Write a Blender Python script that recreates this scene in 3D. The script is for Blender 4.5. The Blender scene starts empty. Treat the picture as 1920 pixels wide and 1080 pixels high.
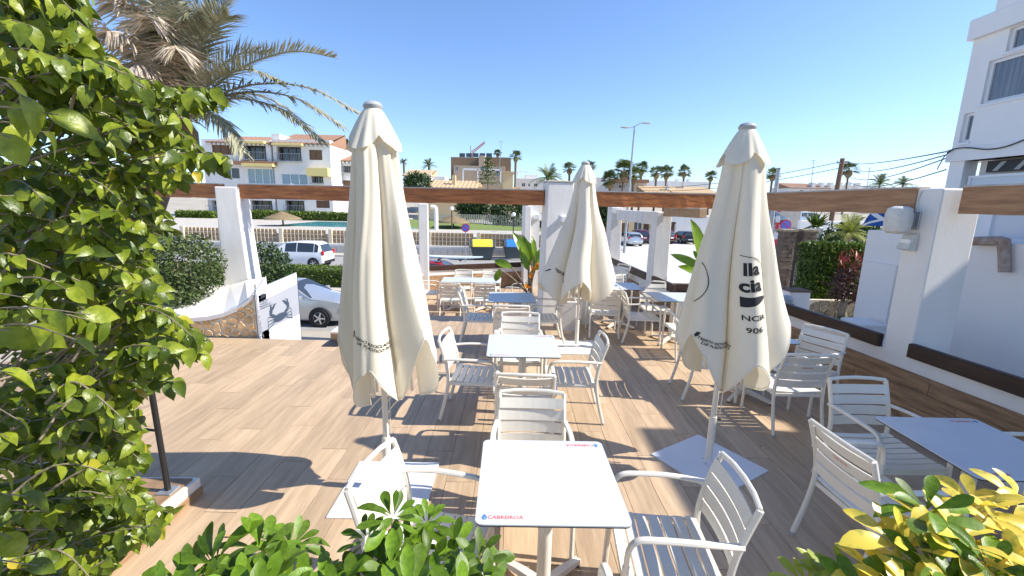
import bpy, math, random
import numpy as np
from mathutils import Vector, Matrix
random.seed(7); rng = np.random.default_rng(7)
R_ = math.radians
scene = bpy.context.scene
COL = scene.collection

# ------------------------------------------------------------------ camera
EYE = 2.12; FPX = 815.0
_d = Vector((866 - 960, 4800 - 540, FPX)).normalized(); _up = -_d
_fw = (Vector((0, 0, 1)) - _up * _up.z).normalized()
_rt = _fw.cross(_up)
if _rt.x < 0: _rt = -_rt
CAMR = Matrix((_rt, _fw, _up))            # image axes -> world axes
cam_d = bpy.data.cameras.new('camera'); cam_d.sensor_width = 36; cam_d.lens = FPX / 1920 * 36
cam_d.clip_start = 0.05; cam_d.clip_end = 3000
cam = bpy.data.objects.new('camera', cam_d); COL.objects.link(cam)
_m = CAMR @ Matrix(((1, 0, 0), (0, -1, 0), (0, 0, -1)))
cam.matrix_world = Matrix.Translation((0, 0, EYE)) @ _m.to_4x4()
scene.camera = cam
scene.render.resolution_x = 1024; scene.render.resolution_y = 576

# ------------------------------------------------------------------ sky, sun, exposure
SUN = Vector((1.113, -0.085, 1.0)).normalized()
w = bpy.data.worlds.new('World'); scene.world = w; w.use_nodes = True
wn = w.node_tree.nodes; wl = w.node_tree.links
sky = wn.new('ShaderNodeTexSky'); sky.sky_type = 'NISHITA'; sky.sun_disc = False
sky.sun_elevation = math.asin(SUN.z); sky.sun_rotation = math.atan2(SUN.x, SUN.y)
sky.altitude = 0; sky.air_density = 1.0; sky.dust_density = 0.4; sky.ozone_density = 2.2
tint = wn.new('ShaderNodeMix'); tint.data_type = 'RGBA'; tint.blend_type = 'MULTIPLY'; tint.inputs[0].default_value = 1.0
tint.inputs[7].default_value = (.72, .815, 1.0, 1)
wl.new(sky.outputs[0], tint.inputs[6]); wl.new(tint.outputs[2], wn['Background'].inputs[0]); wn['Background'].inputs[1].default_value = 0.15
sl = bpy.data.lights.new('sun', 'SUN'); sl.energy = 4.8; sl.angle = R_(0.5); sl.color = (1, 0.955, 0.88)
so = bpy.data.objects.new('sun', sl); COL.objects.link(so)
so.rotation_euler = SUN.to_track_quat('Z', 'Y').to_euler()
scene.view_settings.view_transform = 'Standard'; scene.view_settings.look = 'None'
scene.view_settings.exposure = 0.68; scene.view_settings.gamma = 1.0
scene.view_settings.use_curve_mapping = False

# ------------------------------------------------------------------ survey helpers (photo point -> place)
def ray(px, py): return CAMR @ Vector(((px - 960) / FPX, (py - 540) / FPX, 1.0))
def gnd(px, py, z=0.0):
    v = ray(px, py); return Vector((0, 0, EYE)) + v * ((z - EYE) / v.z)
def aty(px, py, Y):
    v = ray(px, py); return Vector((0, 0, EYE)) + v * (Y / v.y)
def atx(px, py, X):
    v = ray(px, py); return Vector((0, 0, EYE)) + v * (X / v.x)

# ------------------------------------------------------------------ materials
MATS = {}
def lin(c):
    return tuple(((x / 255 + .055) / 1.055) ** 2.4 if x > 10 else x / 255 / 12.92 for x in c)
def mat(name, col, rough=.6, col2=None, scale=4.0, stretch=(1, 1, 1), metal=0.0, bump=0.0, bscale=None, rnd=0.0,
        island=0.0, transl=0.0, coat=0.0, spec=.5, detail=6.0, ramp=(.35, .65), emit=None, world=False, alpha=1.0, trans=0.0):
    if name in MATS: return MATS[name]
    m = bpy.data.materials.new(name); m.use_nodes = True
    n = m.node_tree.nodes; l = m.node_tree.links; b = n['Principled BSDF']
    b.inputs['Roughness'].default_value = rough; b.inputs['Metallic'].default_value = metal
    b.inputs['Specular IOR Level'].default_value = spec
    b.inputs['Coat Weight'].default_value = coat
    b.inputs['Transmission Weight'].default_value = trans
    col = tuple(col[:3]); cur = None
    need_co = col2 is not None or bump > 0
    if need_co:
        if world:
            g = n.new('ShaderNodeNewGeometry'); co = g.outputs['Position']
        else:
            g = n.new('ShaderNodeTexCoord'); co = g.outputs['Object']
        mp = n.new('ShaderNodeMapping'); mp.inputs['Scale'].default_value = stretch
        l.new(co, mp.inputs['Vector'])
        if rnd > 0:
            oi0 = n.new('ShaderNodeObjectInfo'); mu = n.new('ShaderNodeMath'); mu.operation = 'MULTIPLY'; mu.inputs[1].default_value = 37.0
            l.new(oi0.outputs['Random'], mu.inputs[0]); cb = n.new('ShaderNodeCombineXYZ')
            for i in range(3): l.new(mu.outputs[0], cb.inputs[i])
            l.new(cb.outputs[0], mp.inputs['Location'])
    if col2 is not None:
        t = n.new('ShaderNodeTexNoise'); t.inputs['Scale'].default_value = scale; t.inputs['Detail'].default_value = detail
        t.inputs['Roughness'].default_value = .62
        l.new(mp.outputs[0], t.inputs['Vector'])
        r = n.new('ShaderNodeValToRGB'); r.color_ramp.elements[0].position = ramp[0]; r.color_ramp.elements[1].position = ramp[1]
        r.color_ramp.elements[0].color = (*col, 1); r.color_ramp.elements[1].color = (*col2[:3], 1)
        l.new(t.outputs[0], r.inputs[0]); cur = r.outputs[0]
    else:
        c = n.new('ShaderNodeRGB'); c.outputs[0].default_value = (*col, 1); cur = c.outputs[0]
    for amt, src in ((rnd, 'o'), (island, 'i')):
        if amt <= 0: continue
        if src == 'o': q = n.new('ShaderNodeObjectInfo').outputs['Random']
        else: q = n.new('ShaderNodeNewGeometry').outputs['Random Per Island']
        mr = n.new('ShaderNodeMapRange'); mr.inputs[3].default_value = 1 - amt; mr.inputs[4].default_value = 1 + amt
        l.new(q, mr.inputs[0]); hs = n.new('ShaderNodeHueSaturation')
        l.new(mr.outputs[0], hs.inputs['Value']); l.new(cur, hs.inputs['Color'])
        if src == 'i':
            mr2 = n.new('ShaderNodeMapRange'); mr2.inputs[3].default_value = .515; mr2.inputs[4].default_value = .475
            l.new(q, mr2.inputs[0]); l.new(mr2.outputs[0], hs.inputs['Hue'])
        cur = hs.outputs[0]
    l.new(cur, b.inputs['Base Color'])
    if bump > 0:
        t2 = n.new('ShaderNodeTexNoise'); t2.inputs['Scale'].default_value = bscale or scale * 2; t2.inputs['Detail'].default_value = 8
        l.new(mp.outputs[0], t2.inputs['Vector']); bp = n.new('ShaderNodeBump'); bp.inputs['Strength'].default_value = bump
        bp.inputs['Distance'].default_value = .02
        l.new(t2.outputs[0], bp.inputs['Height']); l.new(bp.outputs[0], b.inputs['Normal'])
    if emit: b.inputs['Emission Color'].default_value = (*emit[0], 1); b.inputs['Emission Strength'].default_value = emit[1]
    if transl > 0:
        tr = n.new('ShaderNodeBsdfTranslucent'); l.new(cur, tr.inputs[0])
        mx = n.new('ShaderNodeMixShader'); mx.inputs[0].default_value = transl
        l.new(b.outputs[0], mx.inputs[1]); l.new(tr.outputs[0], mx.inputs[2]); l.new(mx.outputs[0], n['Material Output'].inputs[0])
    MATS[name] = m; return m

M_PLANK = mat('wood_look_tile', (.56, .405, .255), .5, (.40, .28, .17), 3.0, (6.5, .6, 1), bump=.12, bscale=9, rnd=.13, world=True, ramp=(.32, .68))
M_CLAD = mat('wood_look_cladding', (.42, .26, .14), .55, (.20, .115, .06), 3.0, (2.0, .8, 7.0), bump=.12, bscale=9, rnd=.18, world=True)
M_GROUT = mat('grout', (.30, .215, .135), .9, (.36, .26, .165), 20)
M_PLASTER = mat('white_plaster', (.84, .80, .735), .85, (.74, .70, .64), 1.3, (1, 1, .35), bump=.07, bscale=60, ramp=(.3, .75))
M_PLASTER2 = mat('rough_white_plaster', (.84, .81, .755), .9, (.66, .625, .565), 2.4, (1.6, 1.6, .3), bump=.14, bscale=40, ramp=(.3, .8))
M_NWALL = mat('neighbour_white_paint', (.88, .85, .80), .85, (.83, .80, .755), .6, (1, 1, .3), bump=.1, bscale=90)
M_BEAM = mat('varnished_beam', (.30, .105, .035), .5, (.13, .038, .014), 2.4, (1.2, 7, 9), bump=.25, bscale=8, rnd=.06, coat=.15)
M_BEAM2 = mat('pale_beam', (.42, .225, .105), .6, (.27, .13, .058), 2.4, (7, 1.0, 9), bump=.25, bscale=8, rnd=.06)  # paler, duller brown for the beams along the right side
M_FLASH = mat('beam_flashing', (.55, .52, .48), .6, (.40, .37, .33), 5)
M_RAIL = mat('dark_brown_rail', (.062, .032, .020), .5, (.035, .018, .012), 3, (1, 1, 8), spec=.35)
M_ALU = mat('powder_coated_ivory', (.80, .745, .635), .38, (.76, .705, .60), 7)
M_TOP = mat('white_table_laminate', (.585, .605, .615), .34, (.545, .565, .575), 5, spec=.45)
M_EDGE = mat('dark_laminate_core', (.03, .03, .035), .5)
M_PLATE = mat('white_steel_plate', (.74, .745, .75), .4, (.70, .71, .72), 4)
M_CLOTH = mat('cream_canvas', (.86, .80, .66), .9, (.82, .755, .61), 3.0, (1, 1, .35), bump=.10, bscale=220, transl=.22)
M_PRINT = mat('black_print', (.02, .02, .022), .8)
M_RED = mat('red_print', (.62, .09, .07), .6)
M_BLUEP = mat('blue_print', (.07, .20, .42), .6)
M_GREYP = mat('grey_plastic', (.42, .43, .42), .5, (.36, .37, .36), 8)
M_WPLAS = mat('aged_white_plastic', (.68, .665, .60), .5, (.55, .53, .47), 9)
M_BLACK = mat('black_metal', (.015, .015, .016), .45)
M_STEEL = mat('galvanised_steel', (.45, .46, .47), .4, (.36, .37, .38), 6, metal=.6)
M_GLASS = mat('dark_window_glass', (.035, .045, .055), .08, spec=.8)
M_GLASS2 = mat('curtained_window', (.10, .115, .135), .12, (.22, .235, .26), 5, (9, 9, .15), spec=.7)
M_FRAMEW = mat('white_frame', (.80, .80, .79), .45)
M_STONE = mat('ochre_stone', (.56, .33, .13), .8, (.70, .49, .27), 9, bump=.4, bscale=22, rnd=.28)
M_STONE2 = mat('grey_brown_stone', (.36, .29, .20), .85, (.22, .175, .12), 7, bump=.4, bscale=18, rnd=.3)
M_MORTAR = mat('pale_mortar', (.74, .66, .50), .9, (.64, .56, .42), 15, bump=.2)
M_BRICKDK = mat('dark_ledge_stone', (.20, .14, .10), .85, (.11, .08, .06), 14, bump=.5, bscale=20, rnd=.3)
M_LEAF = mat('ficus_leaf', (.32, .41, .036), .34, (.15, .24, .018), 38, island=.58, transl=.40, spec=.5, rnd=.36, bump=.12, bscale=120)
M_LEAFDK = mat('ficus_leaf_shaded', (.085, .14, .022), .36, island=.3, transl=.12, rnd=.25)  # darker copy of the leaf colour; shade painted into the nearest leaves
M_LEAFY = mat('ficus_leaf_yellow', (.50, .43, .035), .35, island=.2, transl=.35)
M_BARK = mat('pale_bark', (.30, .24, .17), .9, (.18, .14, .095), 22, bump=.4)
M_SCHEF = mat('schefflera_leaf', (.135, .245, .016), .36, (.075, .155, .011), 6, bump=.1, bscale=30, island=.5, transl=.28, spec=.35, rnd=.4)
M_SCHEFY = mat('variegated_leaf', (.80, .66, .08), .36, (.42, .42, .045), 4, island=.25, transl=.3, rnd=.16, ramp=(.50, .72), detail=1.0)
M_HEDGE = mat('hedge_leaf', (.105, .17, .022), .5, island=.5, transl=.2)
M_BUSH = mat('grey_green_leaf', (.075, .115, .03), .55, island=.5, transl=.18)
M_BUSHDK = mat('deep_green_leaf', (.035, .075, .015), .5, island=.45, transl=.15)
M_REDLEAF = mat('red_bromeliad_leaf', (.065, .022, .018), .45, island=.6, transl=.2)
M_PALMDRY = mat('dry_palm_leaflet', (.64, .55, .41), .7, island=.35, transl=.2)
M_PALM = mat('grey_green_palm_leaflet', (.36, .35, .22), .55, island=.4, transl=.2)
M_FAN = mat('fan_palm_leaf', (.10, .14, .035), .5, island=.5, transl=.2)
M_THATCH = mat('palm_thatch', (.30, .22, .12), .9, (.17, .12, .06), 9, (8, 8, 1), bump=.6)
M_BANANA = mat('strelitzia_leaf', (.20, .33, .025), .32, (.11, .22, .015), 3, island=.25, transl=.33)
M_FLOWER = mat('orange_bloom', (.80, .36, .03), .5, island=.3)
M_TRUNK = mat('palm_trunk', (.20, .15, .105), .9, (.12, .09, .06), 8, (1, 1, 6), bump=.6)
M_ROAD = mat('road_asphalt', (.34, .325, .31), .9, (.29, .28, .265), 6, bump=.1, bscale=60)
M_GROUND = mat('dry_ground', (.44, .39, .31), .95, (.34, .30, .23), .3)
M_LOT = mat('sunbleached_concrete', (.60, .57, .53), .9, (.52, .49, .45), .5, bump=.05)
M_PAVE = mat('pale_pavement', (.52, .47, .40), .9, (.44, .40, .34), 1.5)
M_HOUSE = mat('house_white', (.80, .775, .73), .9, (.74, .715, .67), .5)
M_OCHRE = mat('house_ochre', (.68, .52, .30), .9, (.62, .46, .26), .5)
M_BROWN = mat('house_brown', (.25, .175, .105), .85, (.22, .15, .09), 1)
M_BEIGE = mat('house_beige', (.48, .38, .27), .85, (.45, .35, .25), 1)
M_TILE = mat('terracotta_tile', (.38, .21, .125), .85, (.26, .14, .085), 6, (6, 1, 1), bump=.8, bscale=3)
M_TILE2 = mat('sandy_tile', (.60, .43, .24), .85, (.45, .31, .17), 4, (5, 1, 1), bump=.8, bscale=3)
M_SHUT = mat('brown_shutter', (.17, .095, .05), .7)
M_DARK = mat('dark_interior', (.035, .03, .027), .8)
M_AWN = mat('yellow_awning', (.78, .62, .25), .8)
M_WATER = mat('pool_water', (.10, .42, .50), .08)
M_CREAMF = mat('cream_lattice', (.72, .61, .44), .85)
M_GRASS = mat('lawn', (.12, .19, .035), .9, (.20, .23, .07), 3)
M_TYRE = mat('tyre_rubber', (.012, .012, .013), .75)
M_RIM = mat('alloy_rim', (.58, .59, .60), .3, metal=.7)
M_BINGREY = mat('bin_dark_grey', (.050, .068, .075), .55)
M_YELLOW = mat('bin_yellow_lid', (.83, .66, .05), .45)
M_BLUE = mat('bin_blue_lid', (.03, .20, .60), .45)
M_FLAGB = mat('flag_blue', (.02, .085, .33), .75, transl=.2)
M_FLAGW = mat('flag_white', (.80, .80, .80), .75)
M_SIGNR = mat('sign_red', (.60, .04, .09), .5)
M_SIGNB = mat('sign_blue', (.10, .17, .60), .5)
M_CRAB = mat('crab_print', (.045, .065, .10), .6)
M_BOARD = mat('white_sign_board', (.82, .82, .83), .5)
M_BOARDG = mat('sign_grey', (.36, .37, .41), .55)
M_LAMPG = mat('globe_glass', (.80, .80, .78), .25)
def paint(name, c, metal=.35): return mat(name, c, .28, coat=.8, metal=metal)
M_PWHITE = paint('white_car_paint', (.80, .80, .80), 0); M_PSILV = paint('silver_car_paint', (.50, .52, .54), .55)
M_PRED = paint('red_car_paint', (.42, .02, .03)); M_PDRED = paint('dark_red_car_paint', (.10, .012, .018)); M_PBLK = paint('black_car_paint', (.018, .014, .015)); M_PGREY = paint('grey_car_paint', (.20, .22, .24), .5)
M_LIGHTR = mat('tail_light', (.50, .015, .02), .2); M_LIGHTW = mat('head_light', (.60, .63, .66), .1)

# ------------------------------------------------------------------ mesh helpers
class MB:
    def __init__(s): s.v = []; s.f = []
    def add(s, vs, fs):
        o = len(s.v); s.v += [tuple(p) for p in vs]; s.f += [tuple(i + o for i in q) for q in fs]; return s
    def box(s, x0, x1, y0, y1, z0, z1):
        return s.add([(x0, y0, z0), (x1, y0, z0), (x1, y1, z0), (x0, y1, z0), (x0, y0, z1), (x1, y0, z1), (x1, y1, z1), (x0, y1, z1)],
                     [(0, 3, 2, 1), (4, 5, 6, 7), (0, 1, 5, 4), (1, 2, 6, 5), (2, 3, 7, 6), (3, 0, 4, 7)])
    def bbox(s, x0, x1, y0, y1, z0, z1, b=.004):
        # box with chamfered vertical and top edges
        ring = lambda i, z: [(x0 + i, y0, z), (x1 - i, y0, z), (x1, y0 + i, z), (x1, y1 - i, z), (x1 - i, y1, z), (x0 + i, y1, z), (x0, y1 - i, z), (x0, y0 + i, z)]
        def rin(d, i, z): return [(x0 + d + i, y0 + d, z), (x1 - d - i, y0 + d, z), (x1 - d, y0 + d + i, z), (x1 - d, y1 - d - i, z), (x1 - d - i, y1 - d, z), (x0 + d + i, y1 - d, z), (x0 + d, y1 - d - i, z), (x0 + d, y0 + d + i, z)]
        vs = ring(b, z0) + ring(b, z1 - b) + rin(b, b * .6, z1)
        fs = [tuple(reversed(range(8))), tuple(range(16, 24))]
        for k in (0, 8):
            for i in range(8): fs.append((k + i, k + (i + 1) % 8, k + 8 + (i + 1) % 8, k + 8 + i))
        return s.add(vs, fs)
    def prism(s, poly, z0, z1):
        n = len(poly)
        vs = [(x, y, z0) for x, y in poly] + [(x, y, z1) for x, y in poly]
        return s.add(vs, [tuple(reversed(range(n))), tuple(range(n, 2 * n))] + [(i, (i + 1) % n, n + (i + 1) % n, n + i) for i in range(n)])
    def vprism(s, poly, y0, y1):           # polygon in x,z; thickness along y
        n = len(poly)
        vs = [(x, y0, z) for x, z in poly] + [(x, y1, z) for x, z in poly]
        return s.add(vs, [tuple(range(n)), tuple(reversed(range(n, 2 * n)))] + [((i + 1) % n, i, n + i, n + (i + 1) % n) for i in range(n)])
    def tube(s, pts, r, n=8, flat=(1, 1), caps=True):
        pts = [Vector(p) for p in pts]; rs = r if isinstance(r, (list, tuple)) else [r] * len(pts)
        vs = []; fs = []; prev = None
        for i, p in enumerate(pts):
            t = (pts[min(i + 1, len(pts) - 1)] - pts[max(i - 1, 0)])
            t = t.normalized() if t.length > 1e-9 else Vector((0, 0, 1))
            if prev is None:
                a = Vector((1, 0, 0)) if abs(t.x) < .9 else Vector((0, 1, 0))
                u = (a - t * a.dot(t)).normalized()
            else:
                u = (prev - t * prev.dot(t)).normalized()
            prev = u; q = t.cross(u)
            for k in range(n):
                a = 2 * math.pi * k / n
                vs.append(p + u * (math.cos(a) * rs[i] * flat[0]) + q * (math.sin(a) * rs[i] * flat[1]))
        for i in range(len(pts) - 1):
            for k in range(n):
                fs.append((i * n + k, i * n + (k + 1) % n, (i + 1) * n + (k + 1) % n, (i + 1) * n + k))
        if caps: fs += [tuple(reversed(range(n))), tuple(range((len(pts) - 1) * n, len(pts) * n))]
        return s.add(vs, fs)
    def lathe(s, prof, n=20, c=(0, 0, 0), axis='z'):
        vs = []; fs = []
        for r, z in prof:
            for k in range(n):
                a = 2 * math.pi * k / n; x, y = r * math.cos(a), r * math.sin(a)
                p = (x, y, z) if axis == 'z' else ((x, z, y) if axis == 'y' else (z, x, y))
                vs.append((p[0] + c[0], p[1] + c[1], p[2] + c[2]))
        for i in range(len(prof) - 1):
            for k in range(n): fs.append((i * n + k, i * n + (k + 1) % n, (i + 1) * n + (k + 1) % n, (i + 1) * n + k))
        fs += [tuple(reversed(range(n))), tuple(range((len(prof) - 1) * n, len(prof) * n))]
        return s.add(vs, fs)
    def mesh(s, name, m, smooth=False):
        me = bpy.data.meshes.new(name); me.from_pydata(s.v, [], s.f)
        if m: me.materials.append(m)
        if smooth:
            me.shade_smooth()
            try: me.set_sharp_from_angle(angle=R_(38))
            except Exception: pass
        me.update(); return me
    def build(s, name, m, parent=None, smooth=False, **tags):
        return link(name, s.mesh(name, m, smooth), parent, **tags)
def link(name, data, parent=None, loc=None, rz=None, **tags):
    o = bpy.data.objects.new(name, data); COL.objects.link(o)
    if parent is not None: o.parent = parent
    if loc is not None: o.location = loc
    if rz is not None: o.rotation_euler = (0, 0, rz)
    tag(o, **tags); return o
def tag(o, label=None, cat=None, group=None, kind=None):
    if label: o['label'] = label
    if cat: o['category'] = cat
    if group: o['group'] = group
    if kind: o['kind'] = kind
    return o
def thing(name, label, cat, loc=(0, 0, 0), rz=0, group=None):
    return link(name, None, None, loc, rz, label=label, cat=cat, group=group)
def dup(root, loc, rz, label, group=None, scale=None):
    r = root.copy(); COL.objects.link(r); r.location = loc; r.rotation_euler = (0, 0, rz); r['label'] = label
    if group: r['group'] = group
    if scale: r.scale = scale
    for ch in root.children:
        c = ch.copy(); COL.objects.link(c); c.parent = r
        for g in ch.children:
            d = g.copy(); COL.objects.link(d); d.parent = c
    return r
def npmesh(name, V, F, m, smooth=False):
    me = bpy.data.meshes.new(name)
    V = np.asarray(V, dtype=np.float32); F = np.asarray(F, dtype=np.int32); k = F.shape[1]
    me.vertices.add(len(V)); me.vertices.foreach_set('co', V.ravel())
    me.loops.add(F.size); me.loops.foreach_set('vertex_index', F.ravel())
    me.polygons.add(len(F)); me.polygons.foreach_set('loop_start', np.arange(0, F.size, k, dtype=np.int32))
    me.polygons.foreach_set('loop_total', np.full(len(F), k, dtype=np.int32))
    if m: me.materials.append(m)
    if smooth: me.polygons.foreach_set('use_smooth', np.ones(len(F), dtype=bool))
    me.update(calc_edges=True); return me
def frames(dirs, ups):
    d = dirs / np.linalg.norm(dirs, axis=1, keepdims=True)
    s = np.cross(d, ups); s /= np.linalg.norm(s, axis=1, keepdims=True) + 1e-9
    n = np.cross(s, d); return np.stack([s, d, n], axis=2)     # columns: side, along, normal
def scatter(TV, TF, pos, dirs, ups, size):
    M = frames(dirs, ups) * np.asarray(size).reshape(-1, 1, 1)
    V = np.einsum('nij,kj->nki', M, TV) + pos[:, None, :]
    F = TF[None] + (np.arange(len(pos)) * len(TV))[:, None, None]
    return V.reshape(-1, 3), F.reshape(-1, TF.shape[1])
def leaf_template(prof, fold=.25, droop=.25):
    """prof: list of (t, halfwidth); blade along +y, folded on the midrib"""
    V = []; F = []
    for i, (t, wd) in enumerate(prof):
        z = -droop * t * t
        V += [(-wd, t, z + fold * wd), (0, t, z), (wd, t, z + fold * wd)]
    for i in range(len(prof) - 1):
        a = 3 * i
        F += [(a, a + 1, a + 4, a + 3), (a + 1, a + 2, a + 5, a + 4)]
    return np.array(V, float), np.array(F)
L_FICUS = leaf_template([(0, .012), (.05, .10), (.16, .225), (.33, .31), (.52, .315), (.68, .255), (.82, .15), (.92, .06), (1, .0)], .34, .52)
L_OBOV = leaf_template([(0, .018), (.12, .035), (.3, .09), (.5, .155), (.68, .195), (.82, .185), (.93, .115), (1, .02)], .34, .34)
L_SMALL = leaf_template([(0, .05), (.5, .26), (1, .02)], .2, .15)
def cloud(name, m, n, sampler, size, parent, tpl=L_SMALL, up=.5, kind=None, jitter=.35):
    pos = sampler(n); n = len(pos)
    d = rng.normal(size=(n, 3)); d[:, 2] += up; u = rng.normal(size=(n, 3))
    sz = size * (1 + jitter * rng.uniform(-1, 1, n))
    V, F = scatter(tpl[0], tpl[1], pos, d, u, sz)
    return link(name, npmesh(name, V, F, m), parent, kind=kind)
def text_mesh(txt, size=1.0, bold=0.0, align='CENTER'):
    c = bpy.data.curves.new('t', 'FONT'); c.body = txt; c.size = size; c.align_x = align; c.align_y = 'CENTER'; c.offset = bold; c.resolution_u = 3
    o = bpy.data.objects.new('t', c); COL.objects.link(o)
    bpy.context.view_layer.update()
    me = bpy.data.meshes.new_from_object(o.evaluated_get(bpy.context.evaluated_depsgraph_get()))
    V = [tuple(v.co) for v in me.vertices]; F = [tuple(p.vertices) for p in me.polygons]
    bpy.data.objects.remove(o); bpy.data.curves.remove(c); bpy.data.meshes.remove(me)
    return V, F
def holed(mb, x0, x1, z0, z1, y0, y1, holes):
    xs = sorted({x0, x1, *[h[0] for h in holes], *[h[1] for h in holes]}); zs = sorted({z0, z1, *[h[2] for h in holes], *[h[3] for h in holes]})
    xs = [x for x in xs if x0 <= x <= x1]; zs = [z for z in zs if z0 <= z <= z1]
    for a, b in zip(xs, xs[1:]):
        for c, d in zip(zs, zs[1:]):
            mx, mz = (a + b) / 2, (c + d) / 2
            if any(h[0] < mx < h[1] and h[2] < mz < h[3] for h in holes): continue
            mb.box(a, b, y0, y1, c, d)
def clip_poly(poly, n, d):                 # keep points with p.n <= d
    out = []
    for i in range(len(poly)):
        a, b = poly[i], poly[(i + 1) % len(poly)]
        da = a[0] * n[0] + a[1] * n[1] - d; db = b[0] * n[0] + b[1] * n[1] - d
        if da <= 0: out.append(a)
        if da * db < 0:
            t = da / (da - db); out.append((a[0] + (b[0] - a[0]) * t, a[1] + (b[1] - a[1]) * t))
    return out
def stones(bound, pitch, gap, seed):
    """irregular stones filling a convex polygon, each shrunk by half a joint"""
    r = random.Random(seed); xs = [p[0] for p in bound]; zs = [p[1] for p in bound]; pts = []
    x = min(xs) - pitch; k = 0
    while x < max(xs) + pitch:
        z = min(zs) - pitch + (k % 2) * pitch * .5
        while z < max(zs) + pitch:
            pts.append((x + r.uniform(-.38, .38) * pitch, z + r.uniform(-.38, .38) * pitch)); z += pitch
        x += pitch; k += 1
    out = []
    for i, p in enumerate(pts):
        poly = list(bound)
        for j, q in enumerate(pts):
            if i == j: continue
            dx, dz = q[0] - p[0], q[1] - p[1]; L = math.hypot(dx, dz)
            if L > 3 * pitch: continue
            nx, nz = dx / L, dz / L; mid = ((p[0] + q[0]) / 2, (p[1] + q[1]) / 2)
            poly = clip_poly(poly, (nx, nz), mid[0] * nx + mid[1] * nz - gap / 2)
            if len(poly) < 3: break
        if len(poly) >= 3:
            A = abs(sum(poly[a][0] * poly[(a + 1) % len(poly)][1] - poly[(a + 1) % len(poly)][0] * poly[a][1] for a in range(len(poly)))) / 2
            if A > pitch * pitch * .12:
                # soften corners
                q = []
                for a in range(len(poly)):
                    p0, p1, p2 = poly[a - 1], poly[a], poly[(a + 1) % len(poly)]
                    q += [(p1[0] * .72 + p0[0] * .28, p1[1] * .72 + p0[1] * .28), (p1[0] * .72 + p2[0] * .28, p1[1] * .72 + p2[1] * .28)]
                out.append(q)
    return out

# ================================================================== the setting
GZ = -2.0
MB().add([(-900, -60, GZ), (900, -60, GZ), (900, 1500, GZ), (-900, 1500, GZ)], [(0, 1, 2, 3)]).build('ground', M_GROUND, kind='structure')
MB().add([(-120, 13.5, GZ + .004), (3.2, 13.5, GZ + .004), (3.2, 32.6, GZ + .004), (-120, 32.6, GZ + .004)], [(0, 1, 2, 3)]).build('road', M_ROAD, kind='structure')
MB().add([(3.2, 8.3, GZ + .004), (60, 8.3, GZ + .004), (60, 62, GZ + .004), (3.2, 62, GZ + .004)], [(0, 1, 2, 3)]).build('parking_lot', M_LOT, kind='structure')
pv = MB(); pv.bbox(-60, -4.2, 16.4, 21.4, GZ, GZ + .13, .03); pv.build('pavement', M_PAVE, kind='structure')
pv = MB(); pv.bbox(-80, 3.0, 32.6, 34.0, GZ, GZ + .13, .03); pv.build('pavement', M_PAVE, kind='structure')
MB().box(-70, 3.1, 34.35, 75, GZ - .5, -0.45).build('pool_terrace', M_PAVE, kind='structure')
# deck bodies
UNIT = MB().bbox(-.5, .5, -.5, .5, -1, 0, .004).mesh('plank', M_PLANK)
CUNIT = MB().box(-.5, .5, -.5, .5, -.5, .5).mesh('tile', M_CLAD)
deck = MB().prism([(-6.5, -2.5), (4.6, -2.5), (4.3, 7.5), (3.1, 7.52), (2.85, 12.2), (.9, 12.0), (.9, 8.1), (-2.55, 8.1), (-2.55, 6.45), (-6.5, 6.45)], GZ, -.008).build('deck_floor', M_GROUT, kind='structure')
PW, PL, G = .23, 1.2, .0035
def lay(parent, x0, x1, yr, ztop, seed):
    r = random.Random(seed); x = x0; k = 0
    while x < x1 - .02:
        wdt = min(PW, x1 - x)
        y0, y1 = yr(x + wdt / 2)
        y = y0 - [0, .42, .81, .2][k % 4]; k += 1
        while y < y1 - .01:
            a, b = max(y, y0), min(y + PL, y1)
            if b - a > .03:
                o = link('plank', UNIT, parent); o.location = (x + wdt / 2, (a + b) / 2, ztop + r.uniform(-.0006, .0006))
                o.scale = (wdt - G, b - a - G, .008)
            y += PL
        x += wdt
def yr_main(x):
    y0 = 1.05 if x > -2.3 else 2.55
    if x < -2.55: return y0, 6.45
    if x < .9: return y0, 8.1
    if x < 2.74: return y0, 11.9
    return y0, 7.5
lay(deck, -5.31, 4.12, yr_main, 0, 3)
ld = MB().prism([(-2.55, 8.105), (.895, 8.105), (.895, 14.4), (-2.9, 12.9)], GZ + .01, -.458).build('lower_deck_floor', M_GROUT, kind='structure')
lay(ld, -2.53, .89, lambda x: (8.12, 12.9 + .45 * (x + 2.5)), -.45, 4)
# riser under the step between the two decks
# ---- walls
def parapet(name, label, loc, rz, length, z0, h, rails, thick=.34, rail_h=.145, tile_from=0.0, rail_gap=0.0, rail_in=None, band=.13):
    t = thing(name, label, 'wall', loc, rz)
    MB().box(.0155, thick, 0, length, z0 - .3, z0 + h + band).build('core', M_PLASTER, t)
    rows = max(1, round((h - .02) / .18)); rh = (h - .012) / rows; k = 0
    for r in range(rows):
        y = -[0, .5, .23][r % 3]
        while y < length:
            a, b = max(0, y), min(length, y + 1.1)
            if b - a > .02:
                o = link('tile', CUNIT, t); o.location = (.007 - .0008 * ((k * 7) % 3), (a + b) / 2, z0 + rh * (r + .5)); o.scale = (.014, b - a - .004, rh - .004); k += 1
            y += 1.1
    xi = -.022 if rail_in is None else rail_in; rail_gap = band + .003
    for a, b in rails:
        MB().bbox(xi, xi + .075, a, b, z0 + h + rail_gap, z0 + h + rail_gap + rail_h, .012).build('rail', M_RAIL, t)
    return t
RW = math.atan(.09)
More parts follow.
